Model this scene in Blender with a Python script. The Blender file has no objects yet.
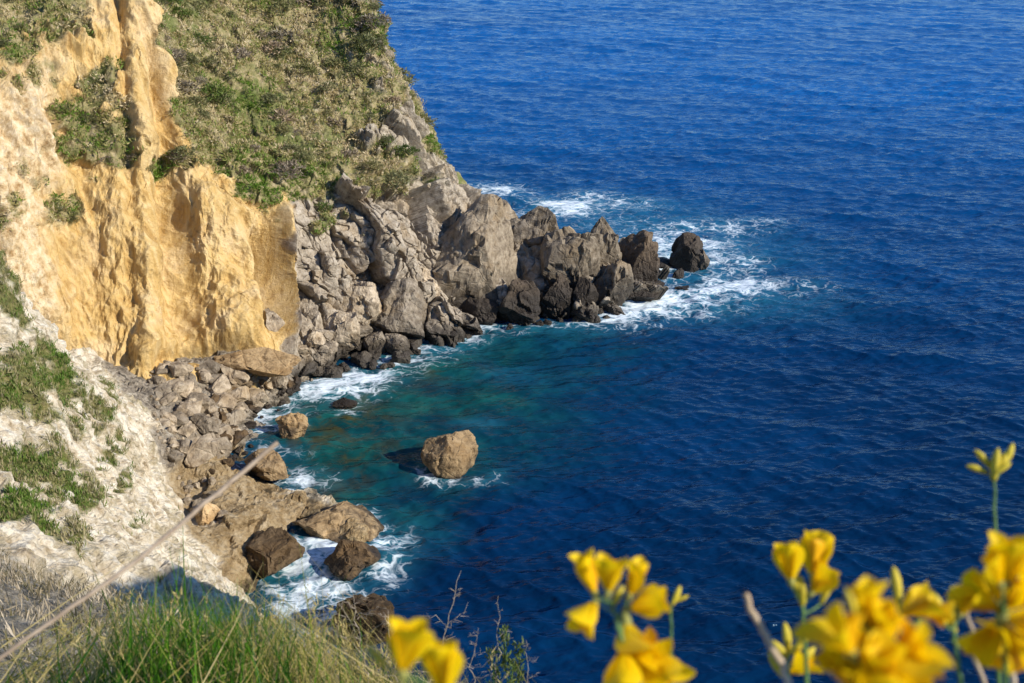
import bpy, bmesh, math, random
import numpy as np
from mathutils import Vector, Matrix, Euler

random.seed(7)
R = np.random.default_rng(11)
scene = bpy.context.scene
COL = scene.collection
PI = math.pi

# ------------------------------------------------------------------ camera
F_PX, PITCH, EYE = 1098.0, math.radians(24.0), 45.0
CP, SP = math.cos(PITCH), math.sin(PITCH)
cam = bpy.data.cameras.new('camera')
cam_o = bpy.data.objects.new('camera', cam)
COL.objects.link(cam_o)
cam_o.location = (0, 0, EYE)
cam_o.rotation_euler = (PI / 2 - PITCH, 0, 0)
cam.sensor_width = 23.5
cam.lens = 23.5 * F_PX / 1024.0
cam.clip_start, cam.clip_end = 0.05, 30000
cam.dof.use_dof = True
cam.dof.focus_distance = 90.0
cam.dof.aperture_fstop = 5.0
scene.camera = cam_o


def ray(u, v):
    a = (u - 512.0) / F_PX
    b = (341.5 - v) / F_PX
    return np.array([a, CP + b * SP, -SP + b * CP])


def P(u, v, y=None, z=None, d=None):
    """survey point: sight line through (u,v) cut at distance y, at height z or at depth d"""
    r = ray(u, v)
    k = d if d is not None else (y / r[1] if y is not None else (z - EYE) / r[2])
    return np.array([0, 0, EYE]) + r * k


# ------------------------------------------------------------------ noise
_g = np.random.default_rng(3)
PERM = _g.permutation(256).astype(np.int32)
PERM = np.concatenate([PERM, PERM, PERM])
GRAD = _g.normal(size=(256, 3))
GRAD = (GRAD / np.linalg.norm(GRAD, axis=1)[:, None]).astype(np.float32)
RND = _g.uniform(-1, 1, size=(256, 7)).astype(np.float32)


def _hash(ix, iy, iz):
    return PERM[PERM[PERM[ix & 255] + (iy & 255)] + (iz & 255)]


def perlin(p):
    p = np.asarray(p, np.float32)
    i = np.floor(p).astype(np.int32)
    f = p - i.astype(np.float32)
    w = f * f * f * (f * (f * 6 - 15) + 10)
    out = 0
    for dx in (0, 1):
        wx = w[:, 0] if dx else 1 - w[:, 0]
        for dy in (0, 1):
            wy = w[:, 1] if dy else 1 - w[:, 1]
            for dz in (0, 1):
                wz = w[:, 2] if dz else 1 - w[:, 2]
                g = GRAD[_hash(i[:, 0] + dx, i[:, 1] + dy, i[:, 2] + dz)]
                out = out + wx * wy * wz * ((f[:, 0] - dx) * g[:, 0] + (f[:, 1] - dy) * g[:, 1] + (f[:, 2] - dz) * g[:, 2])
    return out * 1.5


def fbm(p, octaves=4, gain=0.5):
    p = np.asarray(p, float)
    o, a, t = 0, 1.0, 0
    for k in range(octaves):
        o = o + a * perlin(p * (2.03 ** k) + 17.3 * k)
        t += a
        a *= gain
    return o / t


def ridged(p, octaves=3):
    p = np.asarray(p, float)
    o, a, t = 0, 1.0, 0
    for k in range(octaves):
        o = o + a * (1 - np.abs(perlin(p * (2.03 ** k) + 9.1 * k)) * 2)
        t += a
        a *= 0.5
    return o / t


def blocks(p, tilt=1.0, off=0.6):
    """broken-rock relief: every Voronoi cell is a facet with its own tilt and offset"""
    p = np.asarray(p, np.float32)
    i = np.floor(p).astype(np.int32)
    best = np.full(len(p), 1e9, np.float32)
    sec = np.full(len(p), 1e9, np.float32)
    val = np.zeros(len(p), np.float32)
    for dx in (-1, 0, 1):
        for dy in (-1, 0, 1):
            for dz in (-1, 0, 1):
                h = _hash(i[:, 0] + dx, i[:, 1] + dy, i[:, 2] + dz)
                r = RND[h]
                v = p - (i + np.array([dx + .5, dy + .5, dz + .5], np.float32) + r[:, :3] * np.float32(0.45))
                d = (v * v).sum(1)
                m = d < best
                sec = np.where(m, best, np.minimum(sec, d))
                best = np.where(m, d, best)
                val = np.where(m, (v * r[:, 3:6]).sum(1) * tilt + r[:, 6] * off, val)
    edge = np.sqrt(sec) - np.sqrt(best)
    return val - 0.22 * np.exp(-edge * 16)


def where(mask, fn, pts):
    """evaluate fn only where mask is set"""
    o = np.zeros(len(pts))
    k = np.where(mask)[0]
    if len(k):
        o[k] = fn(pts[k])
    return o


def sstep(a, b, x):
    t = np.clip((x - a) / (b - a), 0, 1)
    return t * t * (3 - 2 * t)


# ------------------------------------------------------------------ mesh helpers
def make_mesh(name, verts, faces, mat=None, smooth=True, attrs=None, cattrs=None):
    me = bpy.data.meshes.new(name)
    verts = np.ascontiguousarray(verts, dtype=np.float32)
    if isinstance(faces, np.ndarray):
        fl = [faces]
    else:
        fl = [np.asarray(q) for q in faces if len(q)]
    n = sum(len(q) for q in fl)
    tot = np.concatenate([np.full(len(q), q.shape[1]) for q in fl])
    loops = np.concatenate([q.ravel() for q in fl]).astype(np.int32)
    me.vertices.add(len(verts))
    me.vertices.foreach_set('co', verts.ravel())
    me.loops.add(len(loops))
    me.loops.foreach_set('vertex_index', loops)
    me.polygons.add(n)
    st = np.concatenate([[0], np.cumsum(tot)[:-1]]).astype(np.int32)
    me.polygons.foreach_set('loop_start', st)
    me.polygons.foreach_set('use_smooth', np.full(n, smooth))
    for k, a in (attrs or {}).items():
        at = me.attributes.new(k, 'FLOAT', 'POINT')
        at.data.foreach_set('value', np.ascontiguousarray(a, dtype=np.float32))
    for k, a in (cattrs or {}).items():
        at = me.attributes.new(k, 'FLOAT_COLOR', 'POINT')
        a = np.concatenate([a, np.ones((len(a), 1))], 1) if a.shape[1] == 3 else a
        at.data.foreach_set('color', np.ascontiguousarray(a, dtype=np.float32).ravel())
    me.update(calc_edges=True)
    me.validate()
    if mat:
        me.materials.append(mat)
    return me


def add(name, me, loc=(0, 0, 0), rot=(0, 0, 0), scale=(1, 1, 1), parent=None, **props):
    o = bpy.data.objects.new(name, me)
    COL.objects.link(o)
    o.location, o.rotation_euler, o.scale = loc, rot, scale
    if parent:
        o.parent = parent
    for k, v in props.items():
        o[k] = v
    return o


def grid_faces(nu, nv):
    i = np.arange(nu - 1)[:, None] * nv + np.arange(nv - 1)[None, :]
    i = i.ravel()
    return np.stack([i, i + nv, i + nv + 1, i + 1], 1)


def grid_normals(X):
    du = np.gradient(X, axis=0)
    dv = np.gradient(X, axis=1)
    n = np.cross(du, dv)
    return n / (np.linalg.norm(n, axis=2)[..., None] + 1e-9)


# ------------------------------------------------------------------ materials
class NT:
    def __init__(s, name):
        s.m = bpy.data.materials.new(name)
        s.m.use_nodes = True
        s.t = s.m.node_tree
        s.t.nodes.clear()
        s.out = s.n('ShaderNodeOutputMaterial')

    def n(s, typ, ins=None, **kw):
        x = s.t.nodes.new(typ)
        for k, v in kw.items():
            setattr(x, k, v)
        for k, v in (ins or {}).items():
            if isinstance(v, bpy.types.NodeSocket):
                s.t.links.new(v, x.inputs[k])
            else:
                x.inputs[k].default_value = v
        return x

    def pos(s):
        return s.n('ShaderNodeNewGeometry').outputs['Position']

    def attr(s, name, fac=True):
        a = s.n('ShaderNodeAttribute', attribute_name=name)
        return a.outputs['Fac' if fac else 'Color']

    def scaled(s, vec, sc):
        return s.n('ShaderNodeVectorMath', {0: vec, 1: sc}, operation='MULTIPLY').outputs[0]

    def noise(s, vec, scale, detail=5, rough=0.6, dist=0.0):
        return s.n('ShaderNodeTexNoise', {'Vector': vec, 'Scale': scale, 'Detail': detail, 'Roughness': rough, 'Distortion': dist}).outputs['Fac']

    def voro(s, vec, scale, feature='F1', out='Distance'):
        return s.n('ShaderNodeTexVoronoi', {'Vector': vec, 'Scale': scale}, feature=feature).outputs[out]

    def ramp(s, fac, stops):
        r = s.n('ShaderNodeValToRGB', {'Fac': fac})
        e = r.color_ramp.elements
        while len(e) < len(stops):
            e.new(0.5)
        for q, (p, c) in zip(e, stops):
            q.position = p
            q.color = (c, c, c, 1) if isinstance(c, (int, float)) else (*c, 1)
        return r.outputs['Color']

    def mix(s, fac, a, b, mode='MIX'):
        x = s.n('ShaderNodeMix', data_type='RGBA', blend_type=mode)
        for key, v in ((0, fac), (6, a), (7, b)):
            if isinstance(v, bpy.types.NodeSocket):
                s.t.links.new(v, x.inputs[key])
            elif key == 0:
                x.inputs[0].default_value = v
            else:
                x.inputs[key].default_value = (*v, 1) if len(v) == 3 else v
        return x.outputs[2]

    def math(s, op, a, b=0.0, clamp=False):
        x = s.n('ShaderNodeMath', {0: a, 1: b}, operation=op, use_clamp=clamp)
        return x.outputs[0]

    def mapr(s, v, a, b, c=0.0, d=1.0):
        x = s.n('ShaderNodeMapRange', {'Value': v, 'From Min': a, 'From Max': b, 'To Min': c, 'To Max': d}, interpolation_type='SMOOTHSTEP')
        return x.outputs[0]

    def bump(s, h, strength, dist, nrm=None):
        ins = {'Height': h, 'Strength': strength, 'Distance': dist}
        if nrm is not None:
            ins['Normal'] = nrm
        return s.n('ShaderNodeBump', ins).outputs[0]

    def done(s, color, rough=0.9, normal=None, spec=0.25, **extra):
        ins = {'Base Color': color, 'Roughness': rough, 'Specular IOR Level': spec}
        if normal is not None:
            ins['Normal'] = normal
        ins.update(extra)
        b = s.n('ShaderNodeBsdfPrincipled', ins)
        s.t.links.new(b.outputs[0], s.out.inputs['Surface'])
        return s.m


def col(v):
    return (*v, 1)


def rock_color(n, p, rnd=None):
    big = n.noise(p, 0.35, 4, 0.6)
    mid = n.noise(p, 1.6, 6, 0.65)
    fine = n.noise(p, 7.0, 5, 0.7)
    c = n.ramp(mid, [(0.3, (0.12, 0.095, 0.07)), (0.45, (0.32, 0.265, 0.20)), (0.58, (0.44, 0.375, 0.29)), (0.75, (0.56, 0.49, 0.40))])
    c = n.mix(n.mapr(big, 0.5, 0.68, 0, 0.55), c, (0.33, 0.24, 0.14))
    c = n.mix(n.mapr(fine, 0.55, 0.75, 0, 0.4), c, (0.12, 0.1, 0.085))
    return c, mid, fine


def wet_band(n, p, c, lo=0.3, hi=2.0, dark=(0.026, 0.022, 0.019)):
    """the black lichen and wet band every rock has just above the water"""
    z = n.n('ShaderNodeSeparateXYZ', {0: p}).outputs[2]
    zz = n.math('ADD', z, n.math('MULTIPLY', n.math('SUBTRACT', n.noise(p, 0.7, 4), 0.5), -4.0))
    f = n.mapr(zz, lo, hi, 1, 0)
    return n.mix(n.math('MULTIPLY', f, 0.88), c, dark), f


def m_rock(name, tint=(1, 1, 1), wet=(0.2, 1.8), tintfac=1.0):
    n = NT(name)
    p = n.pos()
    c, mid, fine = rock_color(n, p)
    if tint != (1, 1, 1):
        c = n.mix(tintfac, c, tint, 'MULTIPLY')
    r = n.n('ShaderNodeObjectInfo').outputs['Random']
    c = n.mix(1.0, c, n.ramp(r, [(0, (0.55, 0.54, 0.53)), (0.5, (0.95, 0.93, 0.9)), (1, (1.3, 1.24, 1.14))]), 'MULTIPLY')
    c, f = wet_band(n, p, c, *wet)
    ro = n.math('SUBTRACT', 0.92, n.math('MULTIPLY', f, 0.35))
    b = n.bump(n.math('ADD', mid, n.math('MULTIPLY', fine, 0.5)), 0.55, 0.35)
    crack = n.voro(n.mix(0.25, p, n.n('ShaderNodeTexNoise', {'Vector': p, 'Scale': 0.8}).outputs['Color']), 0.9, 'DISTANCE_TO_EDGE')
    b = n.bump(n.mapr(crack, 0.0, 0.06), 0.35, 0.2, b)
    return n.done(c, ro, b)


M = {}
M['rock'] = m_rock('cliff_rock', wet=(0.8, 3.4))
M['tiprock'] = m_rock('headland_tip_rock', (0.86, 0.84, 0.80), (1.6, 6.0))
M['darkrock'] = m_rock('dark_rock', (0.34, 0.30, 0.27), (2.0, 6.5))
M['brownrock'] = m_rock('ochre_rock', (0.92, 0.77, 0.55), (-0.1, 1.3))
M['tanrock'] = m_rock('tan_rock', (1.25, 1.05, 0.76), (-0.4, 0.8))
M['beachrock'] = m_rock('beach_rock', (0.92, 0.90, 0.87), (-0.3, 1.0))
M['wetrock'] = m_rock('wet_rock', (0.3, 0.24, 0.17), (0.2, 1.5))


def m_headland():
    n = NT('headland_surface')
    p = n.pos()
    rc, mid, fine = rock_color(n, p)
    rc, wet = wet_band(n, p, rc, 0.5, 3.0)
    # sandstone: vertical run-off streaks and soft beds
    st = n.noise(n.scaled(p, (1.2, 1.2, 0.16)), 1.0, 6, 0.62, 0.4)
    sm = n.noise(p, 0.22, 4, 0.6)
    sc = n.ramp(st, [(0.3, (0.37, 0.215, 0.065)), (0.46, (0.55, 0.365, 0.135)), (0.64, (0.65, 0.475, 0.225))])
    sc = n.mix(n.mapr(sm, 0.48, 0.7, 0, 0.6), sc, (0.68, 0.53, 0.32))
    sc = n.mix(n.mapr(n.noise(n.scaled(p, (0.5, 0.5, 0.2)), 1.0, 6, 0.7, 0.8), 0.54, 0.68, 0, 0.55), sc, (0.36, 0.225, 0.085))
    sc = n.mix(n.mapr(n.noise(p, 2.2, 5), 0.56, 0.74, 0, 0.55), sc, (0.36, 0.2, 0.08))
    # pale clay face
    pc = n.ramp(n.noise(p, 1.3, 6, 0.68), [(0.34, (0.34, 0.21, 0.09)), (0.47, (0.58, 0.43, 0.24)), (0.64, (0.72, 0.60, 0.41))])
    sc = n.mix(n.attr('pale'), sc, pc)
    # soil and low growth under the scrub
    vn = n.noise(p, 1.1, 6, 0.7)
    vc = n.ramp(vn, [(0.3, (0.10, 0.10, 0.035)), (0.44, (0.21, 0.19, 0.075)), (0.58, (0.35, 0.28, 0.15)), (0.72, (0.48, 0.41, 0.27))])
    vc = n.mix(n.mapr(n.noise(p, 0.16, 3), 0.52, 0.66, 0, 0.7), vc, (0.09, 0.13, 0.025))
    c = n.mix(n.attr('sand'), rc, sc)
    c = n.mix(n.attr('veg'), c, vc)
    h = n.math('ADD', n.math('ADD', mid, n.math('MULTIPLY', fine, 0.5)), n.math('MULTIPLY', st, n.attr('sand')))
    b = n.bump(h, 0.6, 0.4)
    ro = n.math('SUBTRACT', 0.93, n.math('MULTIPLY', wet, 0.3))
    return n.done(c, ro, b)


def m_shore():
    n = NT('shore_surface')
    p = n.pos()
    # white clay slope with small dark stones and runnels
    cl = n.ramp(n.noise(n.scaled(p, (1, 1, 0.6)), 1.4, 7, 0.68), [(0.33, (0.36, 0.27, 0.165)), (0.44, (0.62, 0.52, 0.375)), (0.58, (0.83, 0.755, 0.615))])
    dots = n.math('MULTIPLY', n.mapr(n.voro(p, 1.6), 0.10, 0.2, 1, 0), n.mapr(n.noise(p, 0.8), 0.48, 0.58))
    cl = n.mix(n.math('MULTIPLY', dots, 0.75), cl, (0.16, 0.13, 0.09))
    cl = n.mix(n.mapr(n.noise(p, 0.3, 4), 0.52, 0.7, 0, 0.55), cl, (0.52, 0.42, 0.28))
    cl = n.mix(n.mapr(n.noise(p, 0.55, 6, 0.7, 0.6), 0.47, 0.6, 0, 0.8), cl, n.ramp(n.noise(p, 3.5, 6, .75), [(.35, (0.20, 0.16, 0.085)), (.5, (0.40, 0.325, 0.20)), (.68, (0.58, 0.49, 0.34))]))
    gn = n.noise(p, 2.4, 6, 0.7)
    gr = n.ramp(gn, [(0.3, (0.07, 0.09, 0.02)), (0.5, (0.19, 0.18, 0.06)), (0.7, (0.34, 0.28, 0.14))])
    gr = n.mix(n.mapr(n.noise(p, 0.35, 3), 0.5, 0.65, 0, 0.8), gr, (0.10, 0.15, 0.02))
    bn = n.noise(p, 3.0, 7, 0.72)
    pb = n.voro(p, 2.6, 'F1', 'Color')
    be = n.ramp(n.math('ADD', n.math('MULTIPLY', bn, .7), n.math('MULTIPLY', n.n('ShaderNodeSeparateColor', {0: pb}).outputs[0], .3)), [(0.3, (0.10, 0.085, 0.065)), (0.5, (0.27, 0.225, 0.17)), (0.72, (0.42, 0.36, 0.28))])
    le = n.ramp(n.noise(p, 1.2, 7, 0.7), [(0.3, (0.16, 0.10, 0.04)), (0.5, (0.36, 0.26, 0.14)), (0.7, (0.50, 0.40, 0.26))])
    sc = n.ramp(n.noise(p, 5.0, 8, 0.8), [(0.34, (0.07, 0.065, 0.045)), (0.5, (0.26, 0.225, 0.17)), (0.66, (0.50, 0.44, 0.35))])
    c = n.mix(n.attr('beach'), cl, be)
    c = n.mix(n.attr('ledge'), c, le)
    c = n.mix(n.attr('scrub'), c, sc)
    c = n.mix(n.attr('grassy'), c, gr)
    c, wet = wet_band(n, p, c, -0.4, 0.55, (0.05, 0.038, 0.022))
    h = n.math('ADD', n.math('ADD', n.noise(p, 1.8, 8, 0.75), n.math('MULTIPLY', bn, 0.5)), n.math('MULTIPLY', n.voro(p, 4.0), .35))
    return n.done(c, n.math('SUBTRACT', 0.93, n.math('MULTIPLY', wet, 0.4)), n.bump(h, 0.8, 0.45))


def m_sea():
    n = NT('sea_water')
    p = n.pos()
    sh = n.attr('shallow')
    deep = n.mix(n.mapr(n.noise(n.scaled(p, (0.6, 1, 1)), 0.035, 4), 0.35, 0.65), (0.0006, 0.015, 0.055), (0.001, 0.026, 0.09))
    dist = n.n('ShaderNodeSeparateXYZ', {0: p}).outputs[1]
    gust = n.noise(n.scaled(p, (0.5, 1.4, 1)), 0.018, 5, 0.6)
    deep = n.mix(n.mapr(dist, 55, 260), deep, n.ramp(gust, [(.35, (0.002, 0.070, 0.245)), (.65, (0.004, 0.104, 0.34))]))  # bluer and brighter with distance: grazing sky reflection painted into the body colour
    teal = n.ramp(n.noise(p, 0.28, 5, 0.6), [(0.3, (0.003, 0.028, 0.028)), (0.5, (0.004, 0.058, 0.056)), (0.68, (0.010, 0.105, 0.088))])
    bed = n.mapr(n.noise(p, 0.33, 5, 0.65, 0.5), 0.46, 0.6)
    bed = n.math('MULTIPLY', bed, n.attr('bed'))
    teal = n.mix(bed, teal, (0.055, 0.05, 0.012))
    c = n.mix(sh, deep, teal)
    c = n.mix(n.attr('aqua'), c, (0.02, 0.16, 0.24))
    # foam: lace of broken cells, thick where the mask is strong
    warp = n.n('ShaderNodeTexNoise', {'Vector': p, 'Scale': 0.55, 'Detail': 4.0}).outputs['Color']
    pw = n.n('ShaderNodeVectorMath', {0: n.scaled(n.n('ShaderNodeVectorMath', {0: warp, 1: (0.5, 0.5, 0.5)}, operation='SUBTRACT').outputs[0], (3.0, 3.0, 0)), 1: p}, operation='ADD').outputs[0]
    pf = n.scaled(pw, (0.7, 1.0, 0.0))
    l1 = n.mapr(n.voro(pf, 0.75, 'DISTANCE_TO_EDGE'), 0.0, 0.22, 1, 0)
    l2 = n.mapr(n.voro(pf, 2.1, 'DISTANCE_TO_EDGE'), 0.0, 0.25, 1, 0)
    nf = n.noise(n.scaled(pw, (0.6, 1, 0)), 0.7, 7, 0.7)
    lace = n.math('ADD', n.math('MULTIPLY', l1, 0.35), n.math('ADD', n.math('MULTIPLY', l2, 0.3), n.math('MULTIPLY', nf, 0.95)))
    fm = n.math('ADD', n.math('MULTIPLY', n.attr('foam'), 0.95), lace)
    foam = n.math('MULTIPLY', n.mapr(fm, 1.06, 1.8, 0, .95), n.mapr(n.attr('foam'), 0.03, 0.12))
    veil = n.math('MULTIPLY', n.attr('foam'), 0.5)
    c = n.mix(veil, c, (0.05, 0.25, 0.33))
    c = n.mix(foam, c, (0.74, 0.82, 0.87))
    # ripples
    q = n.n('ShaderNodeVectorRotate', {'Vector': p, 'Angle': math.radians(-9)}, rotation_type='Z_AXIS').outputs[0]
    r1 = n.noise(n.scaled(q, (0.45, 1.0, 1)), 0.9, 2, 0.5)
    r2 = n.noise(n.scaled(q, (0.45, 1.0, 1)), 2.6, 2, 0.5)
    b = n.bump(r1, n.mapr(gust, .36, .62, .5, 1.0), 0.6)
    b = n.bump(r2, 0.6, 0.14, b)
    ro = n.mix(foam, (0.12, 0.12, 0.12), (0.8, 0.8, 0.8))
    return n.done(c, ro, b, 0.22, IOR=1.33, **{'Specular Tint': (0.45, 0.75, 1.0, 1)})


def m_leaf(name, stops, rnd_attr=True, trans=0.25, rough=0.6):
    """leaves: colour drawn per leaf ('tone' on the mesh) and per plant"""
    n = NT(name)
    t = n.attr('tone')
    c = n.ramp(t, stops)
    r = n.n('ShaderNodeObjectInfo').outputs['Random']
    c = n.mix(1.0, c, n.ramp(r, [(0, (0.75, 0.8, 0.75)), (0.5, (1, 1, 1)), (1, (1.3, 1.2, 1.05))]), 'MULTIPLY')
    b = n.n('ShaderNodeBsdfPrincipled', {'Base Color': c, 'Roughness': rough, 'Specular IOR Level': 0.25})
    tr = n.n('ShaderNodeBsdfTranslucent', {'Color': c})
    mx = n.n('ShaderNodeMixShader', {0: trans, 1: b.outputs[0], 2: tr.outputs[0]})
    n.t.links.new(mx.outputs[0], n.out.inputs['Surface'])
    return n.m


M['headland'] = m_headland()
M['shore'] = m_shore()
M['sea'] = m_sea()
M['scrub'] = m_leaf('scrub_leaves', [(0, (0.09, 0.18, 0.018)), (0.3, (0.16, 0.21, 0.05)), (0.55, (0.29, 0.26, 0.11)), (0.78, (0.42, 0.35, 0.20)), (1, (0.52, 0.46, 0.33))])
M['green'] = m_leaf('green_leaves', [(0, (0.04, 0.07, 0.018)), (0.5, (0.10, 0.15, 0.03)), (1, (0.2, 0.23, 0.06))])
M['olive'] = m_leaf('olive_leaves', [(0, (0.08, 0.09, 0.035)), (0.5, (0.18, 0.18, 0.075)), (1, (0.30, 0.28, 0.14))])
M['dry'] = m_leaf('dry_twigs', [(0, (0.12, 0.09, 0.06)), (0.5, (0.27, 0.21, 0.15)), (1, (0.42, 0.36, 0.28))])
M['hillscrub'] = m_leaf('hillside_scrub_leaves', [(0, (0.05, 0.055, 0.025)), (0.3, (0.16, 0.14, 0.07)), (0.6, (0.33, 0.27, 0.18)), (1, (0.58, 0.50, 0.38))])
M['blade'] = m_leaf('grass_blades', [(0, (0.03, 0.11, 0.008)), (0.35, (0.085, 0.24, 0.014)), (0.55, (0.23, 0.34, 0.03)), (0.75, (0.50, 0.37, 0.11)), (1, (0.68, 0.52, 0.25))], trans=0.3, rough=0.45)

# ------------------------------------------------------------------ headland (cliff + scrub slope)
# survey columns from far left to the tip; rows: below foot, foot, mid cliff, cliff top, slope, slope, crest, back, back foot
COLS = [
    [(-200, 430, 70), (-190, 250, 74), (-185, 110, 80), (-180, 0, 88), (-180, -80, 98), (-180, -160, 122)],
    [(20, 430, 79), (12, 240, 84), (5, 60, 93), (5, 10, 99), (0, -60, 108), (0, -150, 128)],
    [(105, 408, 83), (78, 230, 90), (80, 0, 102), (90, -60, 110), (90, -110, 119), (90, -160, 134)],
    [(148, 384, 83.5), (148, 215, 93), (138, -5, 105), (140, -50, 112), (138, -100, 122), (130, -155, 137)],
    [(203, 366, 87), (192, 265, 93.5), (188, 150, 99), (180, 70, 107), (170, -20, 118), (165, -135, 139)],
    [(250, 364, 88.5), (250, 270, 95), (245, 198, 98.5), (238, 120, 107), (225, 20, 119), (215, -110, 140)],
    [(287, 372, 91), (285, 290, 97.5), (292, 208, 101), (290, 135, 109), (280, 40, 121), (270, -90, 140)],
    [(330, 367, 94.5), (328, 290, 99.5), (332, 207, 103.5), (335, 138, 111), (328, 50, 122), (318, -55, 138)],
    [(398, 346, 100), (402, 270, 104), (404, 195, 108), (400, 135, 114), (382, 60, 122), (355, -14, 132)],
    [(450, 333, 103), (450, 278, 106.5), (448, 238, 110), (445, 205, 114), (432, 160, 119), (402, 84, 126)],
    [(500, 326, 105), (500, 280, 108), (496, 250, 111.5), (490, 230, 115), (480, 218, 118), (466, 206, 121)],
    [(552, 321, 106), (552, 288, 109), (550, 268, 112), (548, 258, 114.5), (542, 250, 117), (534, 244, 120)],
    [(600, 316, 107.5), (604, 292, 110.5), (604, 276, 113), (604, 266, 115), (602, 260, 117), (600, 258, 119)],
    [(655, 305, 110.5), (660, 294, 113), (664, 286, 115), (668, 282, 117), (670, 280, 118.5), (672, 280, 120)],
]
ctrl = []
for i, c in enumerate(COLS):
    pts = [P(u, v, y=y) for u, v, y in c]
    if i >= 7:
        pts[0][2] = -0.4
    if i == 13:
        for q in pts:
            q[2] = -1.6
    foot, crest = pts[0], pts[-1]
    under = foot + np.array([0.4, -2.5, -5.0])
    hgt = crest[2]
    b1 = crest + np.array([2.0 if i > 8 else 1.0, 7 + hgt * 0.35, -hgt * 0.45 - 1])
    b2 = crest + np.array([4.0 if i > 8 else 2.0, 12 + hgt * 0.7, -hgt - 5])
    ctrl.append([under] + pts + [b1, b2])
ctrl = np.array(ctrl)


def catmull(A, s):
    """interpolate A along axis 0 at parameters s"""
    n = len(A)
    i = np.clip(np.floor(s).astype(int), 0, n - 2)
    f = (s - i)[:, None, None]
    p1, p2 = A[i], A[i + 1]
    p0 = np.where((i > 0)[:, None, None], A[np.maximum(i - 1, 0)], 2 * p1 - p2)
    p3 = np.where((i < n - 2)[:, None, None], A[np.minimum(i + 2, n - 1)], 2 * p2 - p1)
    return 0.5 * (2 * p1 + (p2 - p0) * f + (2 * p0 - 5 * p1 + 4 * p2 - p3) * f ** 2 + (3 * p1 - p0 - 3 * p2 + p3) * f ** 3)


def dens(segs):
    return np.concatenate([np.linspace(a, b, n, endpoint=False) for a, b, n in segs] + [[segs[-1][1]]])


S = dens([(0, 1, 40), (1, 2, 90), (2, 3, 80), (3, 5.3, 165), (5.3, 6.3, 150), (6.3, 7, 60), (7, 8, 110), (8, 9, 90), (9, 12, 240), (12, 13, 40)])
T = dens([(0, 1, 16), (1, 2, 130), (2, 3, 140), (3, 4, 90), (4, 5, 110), (5, 6, 80), (6, 7, 50), (7, 8, 14)])
tmp = catmull(ctrl, S)
X = catmull(tmp.transpose(1, 0, 2), T).transpose(1, 0, 2)
nS, nT = len(S), len(T)
N = grid_normals(X)
if N[nS // 2, nT // 3, 1] > 0:
    N = -N
Pp = X.reshape(-1, 3)
Nn = N.reshape(-1, 3)
SS = np.repeat(S, nT)
TT = np.tile(T, nS)
w1 = fbm(Pp / 5.0, 4)
w2 = fbm(Pp / 1.4 + 31, 4)
sand = sstep(5.9, 5.76, SS + 0.45 * w1 + 0.24 * w2)
top = np.interp(SS, [0, 1, 2, 3, 4, 5, 6, 7, 8, 8.6, 9.2, 10], [3, 3, 3, 3, 3, 3, 3, 3.05, 3.15, 3.7, 4.7, 7.5])
veg = sstep(-0.1, 0.16, TT - top + 0.55 * w1 * (1 + sstep(6, 7, SS) * 1.4) + (0.45 + .4 * sstep(6, 7, SS)) * w2)
# bald rock ribs showing through the scrub, mostly towards the seaward edge
bald = sstep(0.15, 0.4, fbm(Pp / 3.2 + 50, 4) + 0.52 * sstep(6.9, 8.7, SS) * sstep(6.8, 4.4, TT) - 0.06)
veg = veg * (1 - 0.9 * bald * (SS > 6.0))


def blob(c, rx, ry, rz, P_):
    d = (P_ - c) / np.array([rx, ry, rz])
    return np.exp(-(d * d).sum(1))


for u, v, y, r in [(35, 25, 98, 3.2), (60, 12, 100, 3.0), (85, 110, 97, 2.2), (100, 140, 96, 2.6), (118, 152, 95.5, 2.0), (70, 145, 95, 2.2),
                   (55, 160, 94, 1.6), (95, 85, 98, 1.8), (45, 70, 96, 1.8), (75, 205, 92, 1.6), (20, 45, 96, 2.5), (165, 165, 97, 1.2), (185, 163, 98, 1.2), (5, 210, 86, 1.5)]:
    c = P(u, v, y=y)
    veg = np.maximum(veg, sstep(0.38, 0.75, blob(c, r, 5, r * 1.0, Pp) + 0.9 * w2 + 0.5 * w1) * (blob(c, r * 1.6, 8, r * 1.6, Pp) > 0.2))
pale = sstep(1.75, 1.3, SS + 0.5 * w1 + 0.2 * w2) * sstep(3.1, 2.6, TT)
rock = (1 - sand) * (1 - veg)
# relief
dsp = np.zeros(len(Pp))


def f_rock(q):
    t = q.copy()
    t[:, 0] += 0.35 * q[:, 2]
    t = t + 0.9 * np.stack([fbm(q / 3 + 5, 3), fbm(q / 3 + 9, 3), fbm(q / 3 + 14, 3)], 1)
    return 2.0 * blocks(t / np.array([4.0, 4.0, 8.0]), 1.25, 0.7) + 0.7 * blocks(t / np.array([1.9, 1.9, 3.0]) + 7, 1.3, 0.45) + 0.24 * blocks(t / 0.8 + 3, 1.3, 0.5) + 0.12 * fbm(q * 2, 4, .65)


def f_sand(q):
    t = q + 0.8 * np.stack([fbm(q / 3 + 5, 2), fbm(q / 3 + 9, 2), 0 * q[:, 0]], 1)
    return 2.4 * fbm(t * np.array([1, 1, 0.09]) / 4.5, 3) + 0.7 * (ridged(t * np.array([1, 1, 0.12]) / 3.2 + 3, 2) - 0.5) + 0.28 * (ridged(q * np.array([1, 1, 0.2]) / 0.9, 2) - 0.5) + 0.35 * fbm(q / 2.6, 4) + 0.10 * blocks(q / np.array([1.6, 1.6, 2.6]), 1, 0.5) + 0.09 * ridged(q * 2.0, 2)


def f_veg(q):
    return 1.5 * fbm(q / 5.0, 4) + 0.6 * fbm(q / 1.1, 3) + 0.5 * blocks(q / 2.4, 0.9, 0.4)


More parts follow.
